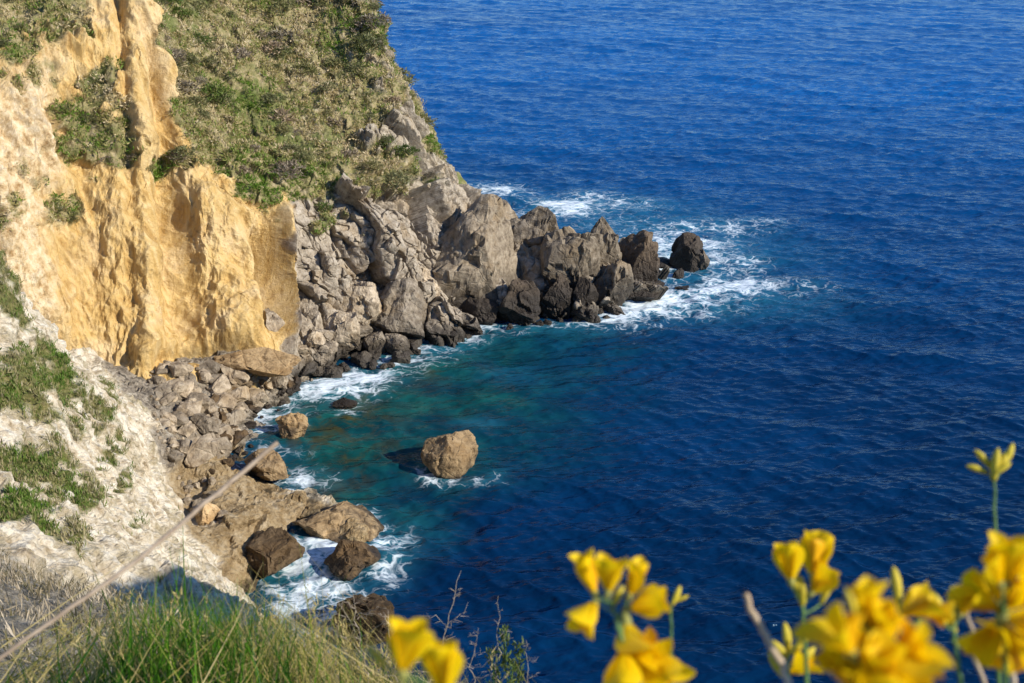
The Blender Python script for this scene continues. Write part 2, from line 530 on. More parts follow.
dr = where(rock > .01, f_rock, Pp)
ds = where(sand * (1 - veg) > .01, f_sand, Pp)
dv = where(veg > .01, f_veg, Pp)
dr = dr * (.12 + .88 * sstep(5.7, 6.9, SS))
dsp = dr * rock + ds * sand * (1 - veg) + dv * veg
fade = sstep(7.9, 6.6, TT) * sstep(0.0, 0.8, TT)
# gully groove running down the sandstone and the dark recess beside the grey rock
groove = np.exp(-((SS - (2.75 - 0.12 * (TT - 2))) / 0.10) ** 2) * sstep(1.6, 2.4, TT) * sstep(3.3, 2.9, TT)
recess = np.exp(-((SS - 5.42) / 0.30) ** 2) * np.exp(-((TT - 2.15) / 0.62) ** 2)
low = sstep(1.0, 1.5, TT) * sstep(3.3, 2.7, TT)
skew = SS + 0.22 * (TT - 2)
fold = low * (2.6 * np.exp(-((SS - 5.88 + .1 * (TT - 2)) / 0.17) ** 2) + 1.7 * np.exp(-((skew - 4.55) / 0.5) ** 2) - 1.8 * np.exp(-((skew - 3.55) / 0.3) ** 2) + 1.2 * np.exp(-((skew - 2.9) / 0.4) ** 2))
rib = np.exp(-((SS - 5.05) / 0.14) ** 2) * sstep(1.2, 2.0, TT) * sstep(3.1, 2.6, TT)
under = np.exp(-((TT - 1.16) / 0.10) ** 2) * sstep(2.9, 3.3, SS) * sstep(5.2, 4.8, SS)
X2 = Pp + Nn * ((dsp * fade) - 1.3 * groove - 3.6 * recess + 1.0 * rib + fold - 2.6 * under)[:, None]
head_me = make_mesh('headland_cliff', X2, grid_faces(nS, nT), M['headland'], False, {'sand': sand, 'veg': veg, 'pale': pale})
add('headland_terrain', head_me, kind='structure')

# ------------------------------------------------------------------ camera-side hillside, clay spur and cove shore
pts = []


def B(u, v, y=None, z=None):
    pts.append(P(u, v, y=y, z=z))


for q in [(0, -60, 47), (-50, -60, 50), (50, -60, 52), (-70, 0, 47), (-40, -5, 46), (-15, -6, 45), (0, -6, 44.3), (15, -6, 45), (32, -4, 49), (60, 0, 55),
          (0, 0, 43.4), (-4, 0, 43.5), (5, 1, 42.4), (-1.4, 2.4, 42.6), (-2.6, 3.2, 42.3), (0.3, 2.2, 42.45), (1.2, 2.4, 42.2), (-1.5, 4, 41.1), (-0.5, 4, 40.7), (-3.5, 5, 40.6), (-2, 7, 38),
          (1, 5, 38.5), (2, 10, 32), (4, 16, 22), (8, 10, 32), (15, 10, 34), (20, 14, 36), (22, 20, 42), (36, 23, 44), (48, 25, 43), (54, 22, 39), (62, 20, 28), (78, 26, 26), (78, 8, 40), (60, 38, 14), (45, 38, 10), (25, 33, 6), (10, 26, 4),
          (0, 30, 6), (0, 42, -2), (20, 40, -5), (60, 60, -6), (30, 60, -8)]:
    pts.append(np.array(q, float))
for a in [(100, 605, 22), (20, 600, 23), (60, 640, 15), (160, 640, 14), (200, 640, 18), (-60, 560, 26), (0, 540, 34), (60, 555, 37), (130, 570, 40), (180, 585, 42), (230, 610, 44),
          (0, 480, 42), (50, 490, 46), (100, 500, 50), (140, 530, 51), (180, 560, 52), (0, 420, 48), (40, 430, 52), (80, 440, 56), (120, 460, 59), (0, 350, 54), (30, 370, 57), (60, 390, 60), (100, 420, 62),
          (0, 266, 62), (26, 306, 62.5), (64, 360, 63.5), (100, 396, 64.5), (138, 445, 65), (155, 482, 65), (176, 520, 63), (202, 552, 60), (226, 586, 57),
          (-100, 420, 46), (-100, 262, 56), (-120, 160, 64), (-250, 300, 50)]:
    B(a[0], a[1], y=a[2])
# behind the spur: gully floor
for q in [(-40, 72, 14), (-33, 73, 10), (-29, 75, 7), (-24, 73, 4), (-22, 70, 3.0), (-20, 66, 2.4), (-55, 75, 25), (-19, 61, 1.6), (-60, 90, 28), (-45, 88, 10)]:
    pts.append(np.array(q, float))
for u, v, z in [(150, 380, 4.3), (205, 366, 3.9), (250, 366, 3.3), (285, 380, 1.3), (200, 400, 3.2), (160, 400, 4.8), (180, 440, 3.0), (230, 425, 1.2), (255, 402, 0.5), (290, 392, 0.1), (330, 374, -0.2),
                (262, 420, -0.3), (245, 442, 0.3), (215, 462, 0.8), (240, 472, -0.3), (285, 470, -0.6), (190, 490, 2.6), (215, 500, 2.6), (245, 498, 1.9), (270, 520, 1.9), (230, 530, 2.6), (255, 545, 1.4),
                (305, 505, 0.8), (335, 525, 0.7), (368, 545, 0.1), (300, 535, -0.7), (285, 560, -0.9), (320, 570, -1.3), (300, 600, -1.0), (270, 560, 0.2), (250, 575, 0.4), (245, 600, -0.3), (285, 488, 0.2), (330, 490, -0.8),
                (400, 400, -2.5), (400, 460, -4), (450, 350, -3), (330, 420, -1.4), (500, 500, -7), (420, 560, -5), (380, 600, -4), (600, 600, -9), (600, 400, -8), (450, 640, -6), (300, 640, -2)]:
    B(u, v, z=z)
for u, y, z in [(150, 96, 1), (250, 99, 0), (330, 104, -1), (400, 108, -2), (500, 112, -4), (100, 95, 8)]:
    r = ray(u, 340)
    pts.append(np.array([r[0] / r[1] * y, y, z]))
pts = np.array(pts)


def kern(d):
    return np.sqrt(d * d + 1.2)


D = kern(np.linalg.norm(pts[:, None, :2] - pts[None, :, :2], axis=2))
nP = len(pts)
A_ = np.zeros((nP + 3, nP + 3))
A_[:nP, :nP] = D + np.eye(nP) * -0.02
A_[:nP, nP] = 1
A_[:nP, nP + 1:] = pts[:, :2]
A_[nP:, :nP] = A_[:nP, nP:].T
W = np.linalg.solve(A_, np.concatenate([pts[:, 2], [0, 0, 0]]))


def hB(x, y):
    x = np.atleast_1d(np.asarray(x, float))
    y = np.atleast_1d(np.asarray(y, float))
    o = np.zeros(x.shape)
    for k in range(nP):
        o += W[k] * kern(np.hypot(x - pts[k, 0], y - pts[k, 1]))
    return o + W[nP] + W[nP + 1] * x + W[nP + 2] * y


gx = dens([(-80, -46, 50), (-46, -34, 70), (-34, -8, 240), (-8, 8, 70), (8, 80, 70)])
gy = dens([(-70, -4, 30), (-4, 12, 50), (12, 30, 70), (30, 94, 480), (94, 112, 40)])
GX, GY = np.meshgrid(gx, gy, indexing='ij')
GZ = hB(GX.ravel(), GY.ravel()).reshape(GX.shape)
X = np.stack([GX, GY, GZ], 2)
N = grid_normals(X)
Pb, Nb = X.reshape(-1, 3), N.reshape(-1, 3)
b1, b2, b3 = fbm(Pb / 5 + 3, 4), fbm(Pb / 1.3 + 8, 4), fbm(Pb / 0.4 + 2, 3)
beach = np.zeros(len(Pb))
for u, v, z, r in [(150, 380, 4.5, 4), (190, 390, 4, 5), (220, 365, 4.3, 5), (250, 375, 3.5, 4), (190, 430, 3, 4.5), (230, 420, 1.5, 4.5), (190, 352, 5, 5), (230, 345, 5, 5), (150, 362, 5, 4), (265, 350, 4, 4.5), (150, 395, 5, 3), (145, 410, 5, 2.5), (270, 400, 0.5, 5), (210, 470, 1.2, 4), (170, 470, 3.4, 2), (250, 450, 0, 5), (300, 390, 0, 5), (320, 380, 0, 6), (190, 450, 3, 3)]:
    beach = np.maximum(beach, blob(P(u, v, z=z), r, r, 4, Pb))
beach = sstep(0.35, 0.6, beach + 0.35 * b1 + 0.2 * b2)
ledge = np.zeros(len(Pb))
for u, v, z, r in [(195, 490, 2.6, 2.5), (225, 505, 2.5, 3.2), (255, 515, 2.0, 3), (240, 535, 2.3, 3), (300, 505, 1, 2.5), (335, 525, 0.7, 2.5), (365, 545, 0.2, 2.5), (255, 560, 1, 3), (250, 590, 0.5, 3), (255, 490, 1, 3.5), (280, 480, 0, 3), (215, 475, 1, 3), (235, 465, 0, 3), (200, 470, 2, 2), (205, 545, 2.5, 1.6), (290, 600, -1, 6), (350, 560, -1, 5)]:
    ledge = np.maximum(ledge, blob(P(u, v, z=z), r, r, 4, Pb))
ledge = sstep(0.35, 0.6, ledge + 0.3 * b1 + 0.2 * b2)
grassy = np.zeros(len(Pb))


def on_shore(u, v):
    r = ray(u, v)
    k = np.linspace(8, 95, 700)
    gap = EYE + r[2] * k - hB(r[0] * k, r[1] * k)
    i = np.argmax(gap < 0)
    return np.array([0, 0, EYE]) + r * k[i]


for u0, v0, u1, v1, rad_ in [(-5, 262, 14, 278, 1.5), (-10, 285, 8, 300, 1.6), (45, 352, 68, 368, 1.2), (20, 372, 62, 380, 1.5), (-5, 395, 35, 398, 1.5), (101, 378, 106, 396, .7), (96, 408, 70, 432, .9),
                              (58, 452, 45, 482, 1.1), (38, 492, -5, 512, 1.7), (10, 470, 40, 462, 1.2), (12, 520, 30, 525, 1.0), (118, 445, 100, 470, .6), (92, 488, 75, 510, .8), (130, 470, 118, 492, .5), (85, 530, 60, 540, .9), (140, 520, 128, 535, .5)]:
    for t in np.linspace(0, 1, 5):
        c = on_shore(u0 + (u1 - u0) * t, v0 + (v1 - v0) * t)
        grassy = np.maximum(grassy, np.exp(-((Pb[:, 0] - c[0]) / (rad_ * .62)) ** 2 - ((Pb[:, 1] - c[1]) / (rad_ * .68)) ** 2 - ((Pb[:, 2] - c[2]) / 6) ** 2))
grassy = sstep(0.3, 0.75, grassy + 0.55 * b1 + 0.75 * b2 + .25 * b3)
scrub = sstep(37, 31, Pb[:, 1] + 0.25 * (Pb[:, 0] + 25) + 5 * b1 + 2 * b2)
right = sstep(0, 6, Pb[:, 0])
clay = (1 - beach) * (1 - ledge) * (1 - scrub)
grassy = grassy * (1 - beach) * (1 - ledge)
run = Pb @ np.array([[0.45, 0.9, 0.0], [-0.2, 0.1, 0.0], [0.1, 0.2, 1.0]])
dB = clay * (0.55 * b1 + 0.22 * blocks(Pb / np.array([1.1, 1.1, 0.7]), 1.0, 0.5) + 0.25 * b2 + 0.10 * b3 + 0.75 * (ridged(run / 2.3) - 0.5) + 0.15 * blocks(Pb / np.array([2.6, 2.6, 0.9]), .8, .6) + 0.12 * (ridged(Pb / 0.6) - 0.5))
dB += beach * (0.3 * b2 + 0.35 * blocks(Pb / 1.1, 0.9, 0.5) + 0.15 * b3)
dB += ledge * (0.45 * blocks(Pb / np.array([3.2, 3.2, 2.0]) + 4, 0.9, 0.5) + 0.2 * blocks(Pb / 0.9, 1, 0.4) + 0.4 * b1 + 0.3 * b2 + 0.12 * b3)
dB += scrub * (1 - beach) * (1 - ledge) * (0.25 * b2 + 0.15 * b3 + 0.4 * b1) * sstep(6, 14, Pb[:, 1])
Xb = Pb + Nb * dB[:, None] * np.sign(Nb[:, 2:3])
shore_me = make_mesh('shore_terrain', Xb, grid_faces(len(gx), len(gy)), M['shore'], False, {'beach': beach, 'ledge': ledge, 'grassy': grassy, 'scrub': scrub})
add('shore_hillside', shore_me, kind='structure')

# ------------------------------------------------------------------ sea
az = np.concatenate([np.linspace(-PI, -0.62, 60, endpoint=False), np.linspace(-0.62, 0.62, 760, endpoint=False), np.linspace(0.62, PI, 61)])
rr = np.concatenate([[1, 15, 28], np.exp(np.linspace(math.log(38), math.log(620), 900)), np.exp(np.linspace(math.log(640), math.log(25000), 90))])
AZ, RR = np.meshgrid(az, rr, indexing='ij')
sx, sy = (RR * np.sin(AZ)).ravel(), (RR * np.cos(AZ)).ravel()
rad = RR.ravel()
z = np.zeros_like(sx)
hx, hy = np.zeros_like(sx), np.zeros_like(sx)
wr = np.random.default_rng(5)
for k in range(110):
    lam = 0.9 * (16 / 0.9) ** (k / 109.0)
    th = math.radians(-100) + wr.normal() * 0.55
    amp = 0.0105 * lam ** 0.55 * wr.uniform(0.5, 1.3)
    kk = 2 * PI / lam
    ph = kk * (sx * math.cos(th) + sy * math.sin(th)) + wr.uniform(0, 2 * PI)
    a = amp * sstep(lam * 260, lam * 110, rad)
    z += a * np.sin(ph)
    hx -= a * 0.8 * math.cos(th) * np.cos(ph) * -1
    hy -= a * 0.8 * math.sin(th) * np.cos(ph) * -1
calm = 0.75 + 0.5 * fbm(np.stack([sx / 40, sy / 25, 0 * sx], 1), 3)
z *= calm
P0 = np.stack([sx, sy, 0 * sx], 1)


def gblob(lst, flat=True):
    o = np.zeros(len(sx))
    k = np.where((rad > 40) & (rad < 190) & (sy > 0))[0]
    x_, y_, b = sx[k], sy[k], o[k]
    for u, v, rx, ry, a in lst:
        c = P(u, v, z=0)
        b = np.maximum(b, a * np.exp(-((x_ - c[0]) / rx) ** 2 - ((y_ - c[1]) / ry) ** 2))
    o[k] = b
    return o


nz1 = where(rad < 190, lambda q: fbm(q / 6 + 4, 4), P0)
nz2 = where(rad < 190, lambda q: fbm(q / 2 + 4, 3), P0)
FOAM = [(620, 318, 3, 2.5, 1.0), (645, 308, 4, 3, 1.0), (670, 300, 4, 4, 1.0), (700, 295, 5, 4, .95), (735, 285, 5, 4, .9), (770, 285, 5, 3, .75), (800, 287, 4, 2.2, .6), (720, 262, 4, 5, .7), (745, 265, 3, 5, .55), (700, 243, 5, 4, .75), (725, 228, 6, 3, .7), (755, 222, 5, 2.5, .5),
        (660, 265, 4, 6, .85), (650, 245, 5, 5, .8), (660, 232, 5, 4, .65), (690, 225, 5, 3, .6), (610, 205, 7, 4, .75), (570, 205, 7, 4, .9), (590, 200, 6, 4, .7), (495, 190, 5, 4, .9), (560, 212, 6, 3, .8), (620, 222, 6, 4, .4), (680, 312, 4, 2.5, .6), (640, 325, 3, 2, .5), (720, 308, 4, 2, .45),
        (540, 324, 3, 1.2, .75), (580, 322, 3, 1.2, .7), (500, 330, 3, 1.4, .8), (460, 335, 3.5, 2, .85), (425, 345, 3.5, 2.5, .85), (435, 358, 2.5, 2, .5), (400, 362, 3, 2.2, .8), (370, 378, 3.5, 2.2, .85), (340, 385, 4, 2.5, .9), (310, 393, 3.5, 2.5, 1), (285, 402, 3.2, 2.5, 1), (265, 412, 3, 2.5, 1), (250, 425, 3, 2.2, .9), (330, 402, 3, 1.6, .65), (360, 392, 3, 1.5, .6), (285, 422, 2, 1.6, .6),
        (235, 475, 3, 1.3, .95), (300, 478, 2.4, 1.4, .9), (285, 490, 2, 1, .7), (250, 482, 2, 1, .8), (225, 450, 2.5, 2, .7), (270, 455, 2.5, 1.2, .6), (315, 484, 1.6, 1, .6),
        (350, 515, 1.8, 1.1, .9), (370, 525, 1.8, 1.3, .7), (385, 545, 1.5, 1.6, .8), (315, 545, 1.7, 2, 1), (300, 560, 2, 2, 1), (330, 555, 2, 1.6, .9), (320, 585, 2.6, 2.4, .9), (300, 600, 3, 2.5, .8), (345, 605, 2.2, 1.8, .65), (385, 575, 1.6, 2, .65), (395, 560, 1.4, 1.6, .55), (405, 540, 1.2, 2, .4), (340, 560, 1.5, 1.5, .8), (290, 545, 1.4, 1.2, .8),
        (430, 481, 1.5, 0.8, .85), (450, 485, 2.0, 0.7, .6), (478, 484, 2.2, 0.6, .55), (500, 478, 1.2, 0.8, .35), (418, 476, 1.0, 1.0, .45), (345, 412, 1.6, .8, .4), (290, 640, 4, 3, .5)]
foam = gblob(FOAM)
foam = np.clip(foam * (0.84 + 1.0 * nz1 + 0.6 * nz2), 0, 1.0)
shallow = gblob([(330, 420, 9, 8, 1), (380, 400, 10, 8, 1), (430, 370, 10, 8, .95), (480, 350, 10, 7, .8), (540, 335, 10, 5, .6), (350, 460, 8, 8, 1), (400, 450, 10, 9, .9), (330, 500, 6, 6, .9), (470, 400, 12, 9, .8), (520, 380, 12, 10, .55), (560, 350, 12, 8, .45), (380, 520, 6, 6, .7), (500, 440, 11, 9, .45), (300, 410, 8, 7, 1), (300, 560, 6, 6, .6), (580, 400, 12, 10, .25)])
shallow = np.clip(shallow * 1.12 - .12 + 0.4 * nz1 * shallow, 0, 1)
bed = gblob([(340, 420, 5, 3.5, 1), (310, 440, 4, 4, .9), (450, 372, 3.5, 1.5, .8), (330, 450, 6, 4, .8), (300, 465, 3, 3, .9), (360, 395, 4, 2.5, .7), (340, 480, 4, 3, .6), (400, 385, 4, 2, .4)])
aqua = gblob([(480, 422, 1.8, 1.0, .55), (510, 375, 3.5, 2, .25), (560, 330, 5, 1.5, .3), (440, 345, 4, 1.8, .4), (385, 540, 3, 3, .3), (330, 560, 4, 4, .35), (660, 260, 10, 10, .55), (640, 225, 12, 7, .4), (720, 300, 12, 6, .45), (590, 208, 14, 6, .4), (740, 250, 10, 9, .3)])
aqua = np.clip(aqua * (1 + 0.8 * nz1), 0, 1)
lump = foam * (0.10 * nz2 + 0.08)
SXYZ = np.stack([sx + hx, sy + hy, z + lump], 1)
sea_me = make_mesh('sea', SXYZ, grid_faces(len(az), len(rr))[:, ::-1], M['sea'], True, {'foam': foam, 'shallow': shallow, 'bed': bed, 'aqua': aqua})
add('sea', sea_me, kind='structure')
bpy.context.view_layer.update()
DG = bpy.context.evaluated_depsgraph_get()


def hit(u, v):
    r = ray(u, v)
    ok, loc, nrm, idx, ob, _ = scene.ray_cast(DG, Vector((0, 0, EYE)), Vector(r).normalized())
    return (np.array(loc), np.array(nrm), ob.name) if ok else None


# ------------------------------------------------------------------ rocks
def rock_mesh(name, seed, mat, sub=4, planes=26, rough=1.0, point=0.0, depth=(0.5, 0.92)):
    g = np.random.default_rng(seed)
    bm = bmesh.new()
    bmesh.ops.create_icosphere(bm, subdivisions=sub, radius=1)
    V = np.array([v.co[:] for v in bm.verts])
    Fc = np.array([[v.index for v in f.verts] for f in bm.faces])
    bm.free()
    V = V * (1 + 0.12 * fbm(V * 1.3 + seed, 2))[:, None]
    if point:
        V[:, :2] *= (1 - point * np.clip(V[:, 2:3] + 0.2, 0, 1))
    for k in range(planes):
        nrm = g.normal(size=3)
        nrm /= np.linalg.norm(nrm)
        d = g.uniform(*depth)
        ex = V @ nrm - d
        V = V - np.where(ex > 0, ex, 0)[:, None] * nrm
    nr = V / (np.linalg.norm(V, axis=1)[:, None] + 1e-6)
    wv = V + 0.25 * np.stack([fbm(V * 2 + seed, 2), fbm(V * 2 + seed + 5, 2), fbm(V * 2 + seed + 11, 2)], 1)
    V = V + nr * (rough * (0.10 * blocks(wv * 1.4 + seed, 1.1, .6) + 0.035 * blocks(wv * 3.6 + seed, 1.1, .6) + 0.03 * fbm(V * 4 + seed, 4) + 0.02 * fbm(V * 11 + seed, 3)))[:, None]
    V -= (V.max(0) + V.min(0)) / 2
    V /= (V.max(0) - V.min(0)) / 2
    return make_mesh(name, V, Fc, mat, False)


def rock(name, u, v, w, h, mat, seed, label, z=None, y=None, cat='rock', rot=0.0, deep=0.85, sub=5, group=None, sink=0.15, lean=(0, 0), **kw):
    """a boulder whose foot shows at (u,v); w, h its size in the picture"""
    if y is None and z is None:
        z = 0.0
    b = P(u, v, y=y, z=z)
    dep = b[1] * CP + (EYE - b[2]) * SP
    k = dep / F_PX
    W_, H_ = w * k, h * k * 1.03
    H_ = H_ / (1 + sink) * (1 + sink * 1.8)
    me = rock_mesh(name, seed, mat, sub=sub, **kw)
    Dp = W_ * deep
    o = add(name, me, (b[0], b[1] + Dp * 0.42, b[2] + H_ * (0.5 - sink)), (lean[0], lean[1], rot), (W_ / 2, Dp / 2, H_ / 2), label=label, category=cat)
    if group:
        o['group'] = group
    return o


RK = M['rock']
DK = M['darkrock']
TK = M['tiprock']
rock('sea_boulder', 450, 479, 60, 46, M['brownrock'], 24, 'large rounded brown boulder standing alone in the green water of the cove', planes=9, depth=(.62, .85), sink=.3, rot=.5, rough=.6)
rock('rock_spire', 597, 302, 50, 88, TK, 31, 'tallest pointed grey crag near the seaward tip of the headland', y=112, point=.45, deep=1.0)
rock('dark_crag', 636, 298, 48, 64, DK, 32, 'blocky black crag standing at the very tip of the headland', z=0, point=.15)
rock('rock_block', 642, 304, 50, 20, DK, 33, 'low black rock in the surf at the foot of the black crag', z=0)
rock('sea_stack', 688, 271, 36, 37, DK, 34, 'dark sea stack standing off the headland in white surf', z=0, cat='sea stack')
rock('sea_rock', 703, 271, 15, 22, RK, 35, 'small brown rock leaning on the right side of the sea stack', z=0)
rock('sea_rock', 662, 270, 36, 9, DK, 36, 'low black rock in the surf left of the sea stack', z=0, sink=.3)
rock('sea_rock', 678, 279, 14, 10, DK, 37, 'little pointed dark rock in front of the sea stack', z=0, sub=4, point=.4)
rock('sea_rock', 684, 293, 18, 5, DK, 38, 'flat dark rock just breaking the foam nearest the viewer below the sea stack', z=0, sub=4, sink=.3)
rock('rock_crag', 572, 316, 64, 90, TK, 41, 'broad brown grey crag between the pointed spire and the cliff', y=109, point=.35)
rock('rock_crag', 612, 312, 46, 54, TK, 42, 'blocky grey crag with a lit right face below the spire', z=0, point=.15)
rock('rock_boulder', 585, 319, 28, 42, DK, 43, 'dark triangular boulder at the waterline below the broad crag', z=0, point=.55)
rock('rock_boulder', 556, 319, 32, 46, DK, 44, 'dark upright boulder left of the triangular boulder at the waterline', z=0, point=.3)
rock('rock_boulder', 519, 329, 44, 50, DK, 45, 'black rock buttress standing in the foam under the big slab', z=0, point=.35)
rock('rock_slab', 470, 322, 105, 128, TK, 46, 'huge grey slab leaning against the headland with its left side in shadow', y=106, point=.55, lean=(-.15, .28), planes=10, depth=(.45, .8))
rock('rock_crag', 530, 268, 62, 62, RK, 47, 'pale grey crag on the crest behind the broad crag', y=113, point=.3)
rock('rock_crag', 497, 258, 50, 58, RK, 48, 'pale jagged crag on the crest above the huge slab', y=114.5, point=.35)
rock('rock_crag', 560, 282, 50, 55, TK, 49, 'rounded grey crag low on the crest left of the spire', y=111.5, point=.2)
rock('rock_boulder', 480, 328, 40, 34, DK, 50, 'dark boulder at the waterline under the huge slab', z=0)
rock('rock_boulder', 303, 363, 52, 62, RK, 51, 'two lobed smooth grey boulder at the corner of the sandstone cliff', z=.5, point=.25)
rock('rock_boulder', 279, 366, 36, 56, RK, 52, 'upright grey boulder in the shade beside the sandstone', z=1.2, point=.2)
rock('rock_boulder', 339, 349, 44, 38, RK, 53, 'square grey boulder right of the two lobed boulder', z=1.5)
rock('rock_boulder', 398, 345, 60, 66, RK, 54, 'big grey wedge of rock under the cliff with a lit top', z=.3, point=.35, lean=(0, .2))
rock('rock_boulder', 362, 330, 40, 46, RK, 55, 'tilted grey boulder wedged against the cliff foot', y=99, point=.3)
rock('rock_boulder', 373, 356, 26, 24, RK, 56, 'grey boulder in the pile in front of the wedge', z=.3)
rock('rock_boulder', 395, 358, 30, 22, RK, 57, 'low smooth boulder at the seaward end of the pile', z=0)
rock('rock_boulder', 424, 318, 34, 50, RK, 58, 'dark cleft boulder between the wedge and the huge slab', y=104, point=.3)
rock('rock_slab', 254, 382, 92, 28, M['brownrock'], 59, 'low ochre slab lying under the sandstone cliff at the head of the beach', z=2.6, sink=.1, cat='rock slab', deep=.5)
rock('beach_boulder', 291, 441, 34, 24, M['brownrock'], 61, 'brown boulder at the water edge in the middle of the beach', z=0)
rock('beach_boulder', 264, 487, 46, 30, M['tanrock'], 62, 'tan boulder with a dark left face above the flat ledge', z=.2)
rock('sea_rock', 344, 410, 26, 8, M['wetrock'], 63, 'low dark rock awash in the cove off the beach', z=0, sub=4, sink=.3)
rock('shore_rock', 349, 582, 58, 30, M['wetrock'], 64, 'wet dark brown rock awash right of the ledge', z=0, sink=.2)
rock('shore_rock', 266, 583, 66, 36, M['wetrock'], 65, 'dark mossy rock below the flat ledge', z=.2, sink=.2)
rock('shore_rock', 362, 646, 64, 44, M['wetrock'], 66, 'dark rock in the water behind the dry thorny twigs', z=0, sink=.2)
rock('rock_ledge', 335, 543, 92, 26, M['brownrock'], 67, 'ochre tongue of rock running from the ledge into the surf', z=0, sink=.25, deep=.8, rot=-.3, cat='rock ledge')
rock('beach_boulder', 203, 440, 30, 26, M['beachrock'], 69, 'biggest pale boulder in the beach rubble', z=2.2)
rock('beach_boulder', 205, 528, 26, 26, M['tanrock'], 70, 'rounded tan boulder at the foot of the white clay slope', z=2.2)

# the pile along the cliff foot
CLIFF = [rock_mesh('cliff_stone', 100 + k, RK, sub=4) for k in range(8)]
CLIFF_D = [rock_mesh('dark_cliff_stone', 120 + k, DK, sub=4) for k in range(5)]
BEACH = [rock_mesh('beach_stone', 140 + k, M['beachrock'], sub=3) for k in range(10)]
WET = [rock_mesh('wet_stone', 160 + k, M['wetrock'], sub=3) for k in range(5)]


def scatter(name, meshes, spots, smin, smax, label, group, power=2.0):
    for u, v in spots:
        h_ = hit(u, v)
        if h_ is None:
            continue
        loc = h_[0]
        s = smin + (smax - smin) * random.random() ** power
        add(name, random.choice(meshes), (loc[0], loc[1], loc[2] + s * 0.12), (random.uniform(-.4, .4), random.uniform(-.4, .4), random.uniform(0, 6.28)),
            (s * random.uniform(.8, 1.25) / 2, s * random.uniform(.7, 1.1) / 2, s * random.uniform(.55, .95) / 2), label=label, category='rock', group=group)


def poly_spots(poly, n, seed):
    g = random.Random(seed)
    xs_, ys_ = [p[0] for p in poly], [p[1] for p in poly]
    out = []
    while len(out) < n:
        x, y = g.uniform(min(xs_), max(xs_)), g.uniform(min(ys_), max(ys_))
        c = False
        for (x1, y1), (x2, y2) in zip(poly, poly[1:] + poly[:1]):
            if (y1 > y) != (y2 > y) and x < (x2 - x1) * (y - y1) / (y2 - y1) + x1:
                c = not c
        if c:
            out.append((x, y))
    return out


scatter('cliff_rock', CLIFF, poly_spots([(300, 345), (330, 335), (420, 322), (440, 330), (430, 345), (405, 368), (330, 378), (300, 370)], 60, 1), .8, 2.6, 'grey brown boulder in the fallen pile at the foot of the grey cliff', 'boulders piled at the foot of the grey cliff', 1.3)
scatter('waterline_rock', CLIFF_D, poly_spots([(440, 322), (520, 318), (600, 308), (605, 317), (540, 326), (450, 336)], 22, 2), .8, 2.0, 'small dark rock on the waterline between the grey cliff and the headland tip', 'dark rocks along the headland waterline')
scatter('beach_stone', BEACH, poly_spots([(150, 372), (250, 360), (290, 382), (262, 405), (240, 425), (225, 455), (190, 470), (165, 455), (150, 415)], 285, 3), .28, 2.7, 'grey brown stone lying in the beach rubble under the sandstone cliff', 'stones in the beach rubble', 3.6)
scatter('wet_stone', WET, poly_spots([(215, 395), (300, 374), (295, 400), (258, 425), (250, 458), (205, 475), (205, 430)], 80, 4), .4, 1.6, 'dark wet stone at the water edge of the rubble beach', 'wet stones at the beach edge')
scatter('ledge_stone', BEACH, poly_spots([(170, 475), (215, 480), (225, 520), (195, 520)], 22, 5), .4, 1.2, 'small stone between the white clay slope and the tan ledge', 'stones behind the tan ledge')

# ------------------------------------------------------------------ scrub on the headland and the clay slope
def cards(centers, normals, g, n_leaf, size, spread, up=0.6, tone=None, jitter=0.18, wid=.13):
    """small pointed leaves in tufts: each a kinked pair of triangles"""
    m = len(centers)
    C = np.repeat(centers, n_leaf, 0)
    Nr = np.repeat(normals, n_leaf, 0)
    d = g.normal(size=C.shape)
    d += Nr * up * 1.5
    d[:, 2] += up
    d /= np.linalg.norm(d, axis=1)[:, None]
    side = np.cross(d, g.normal(size=C.shape))
    side /= np.linalg.norm(side, axis=1)[:, None]
    sz = np.repeat(size, n_leaf)[:, None] * g.uniform(.5, 1.2, size=(len(C), 1))
    sp = np.repeat(spread, n_leaf)[:, None]
    b = C + g.normal(size=C.shape) * sp * np.array([1, 1, .5])
    mid = b + d * sz * .5
    tip = b + d * sz
    w = sz * wid
    V = np.stack([b, mid + side * w, tip, mid - side * w + np.cross(d, side) * w * .4], 1).reshape(-1, 3)
    Fq = np.arange(len(C) * 4).reshape(-1, 4)
    tn = np.clip(np.repeat(tone, n_leaf) + g.normal(size=len(C)) * jitter, 0, 1)
    return V, Fq, np.repeat(tn, 4)


g = np.random.default_rng(77)
vx = X2.reshape(nS, nT, 3)
# sample the scrub slope evenly by area
E1 = vx[1:, :-1] - vx[:-1, :-1]
E2 = vx[:-1, 1:] - vx[:-1, :-1]
NA = np.cross(E1, E2)
area = np.linalg.norm(NA, axis=2)
wgt = area * (veg.reshape(nS, nT)[:-1, :-1] > 0.45) * (TT.reshape(nS, nT)[:-1, :-1] < 6.4) * (SS.reshape(nS, nT)[:-1, :-1] > 0.6)
patchy = sstep(-.28, .22, fbm(vx[:-1, :-1].reshape(-1, 3) / 1.5 + 33, 3)).reshape(area.shape)
wgt2 = wgt * (.12 + patchy)
pr = (wgt2 / wgt2.sum()).ravel()
NAf = (NA / (area[..., None] + 1e-9)).reshape(-1, 3)
NAf = np.where(NAf[:, 2:3] < 0, -NAf, NAf)
cell0 = vx[:-1, :-1].reshape(-1, 3)
E1f, E2f = E1.reshape(-1, 3), E2.reshape(-1, 3)


def sample_head(n):
    id_ = g.choice(len(pr), n, p=pr)
    return cell0[id_] + E1f[id_] * g.random((n, 1)) + E2f[id_] * g.random((n, 1)), NAf[id_], id_


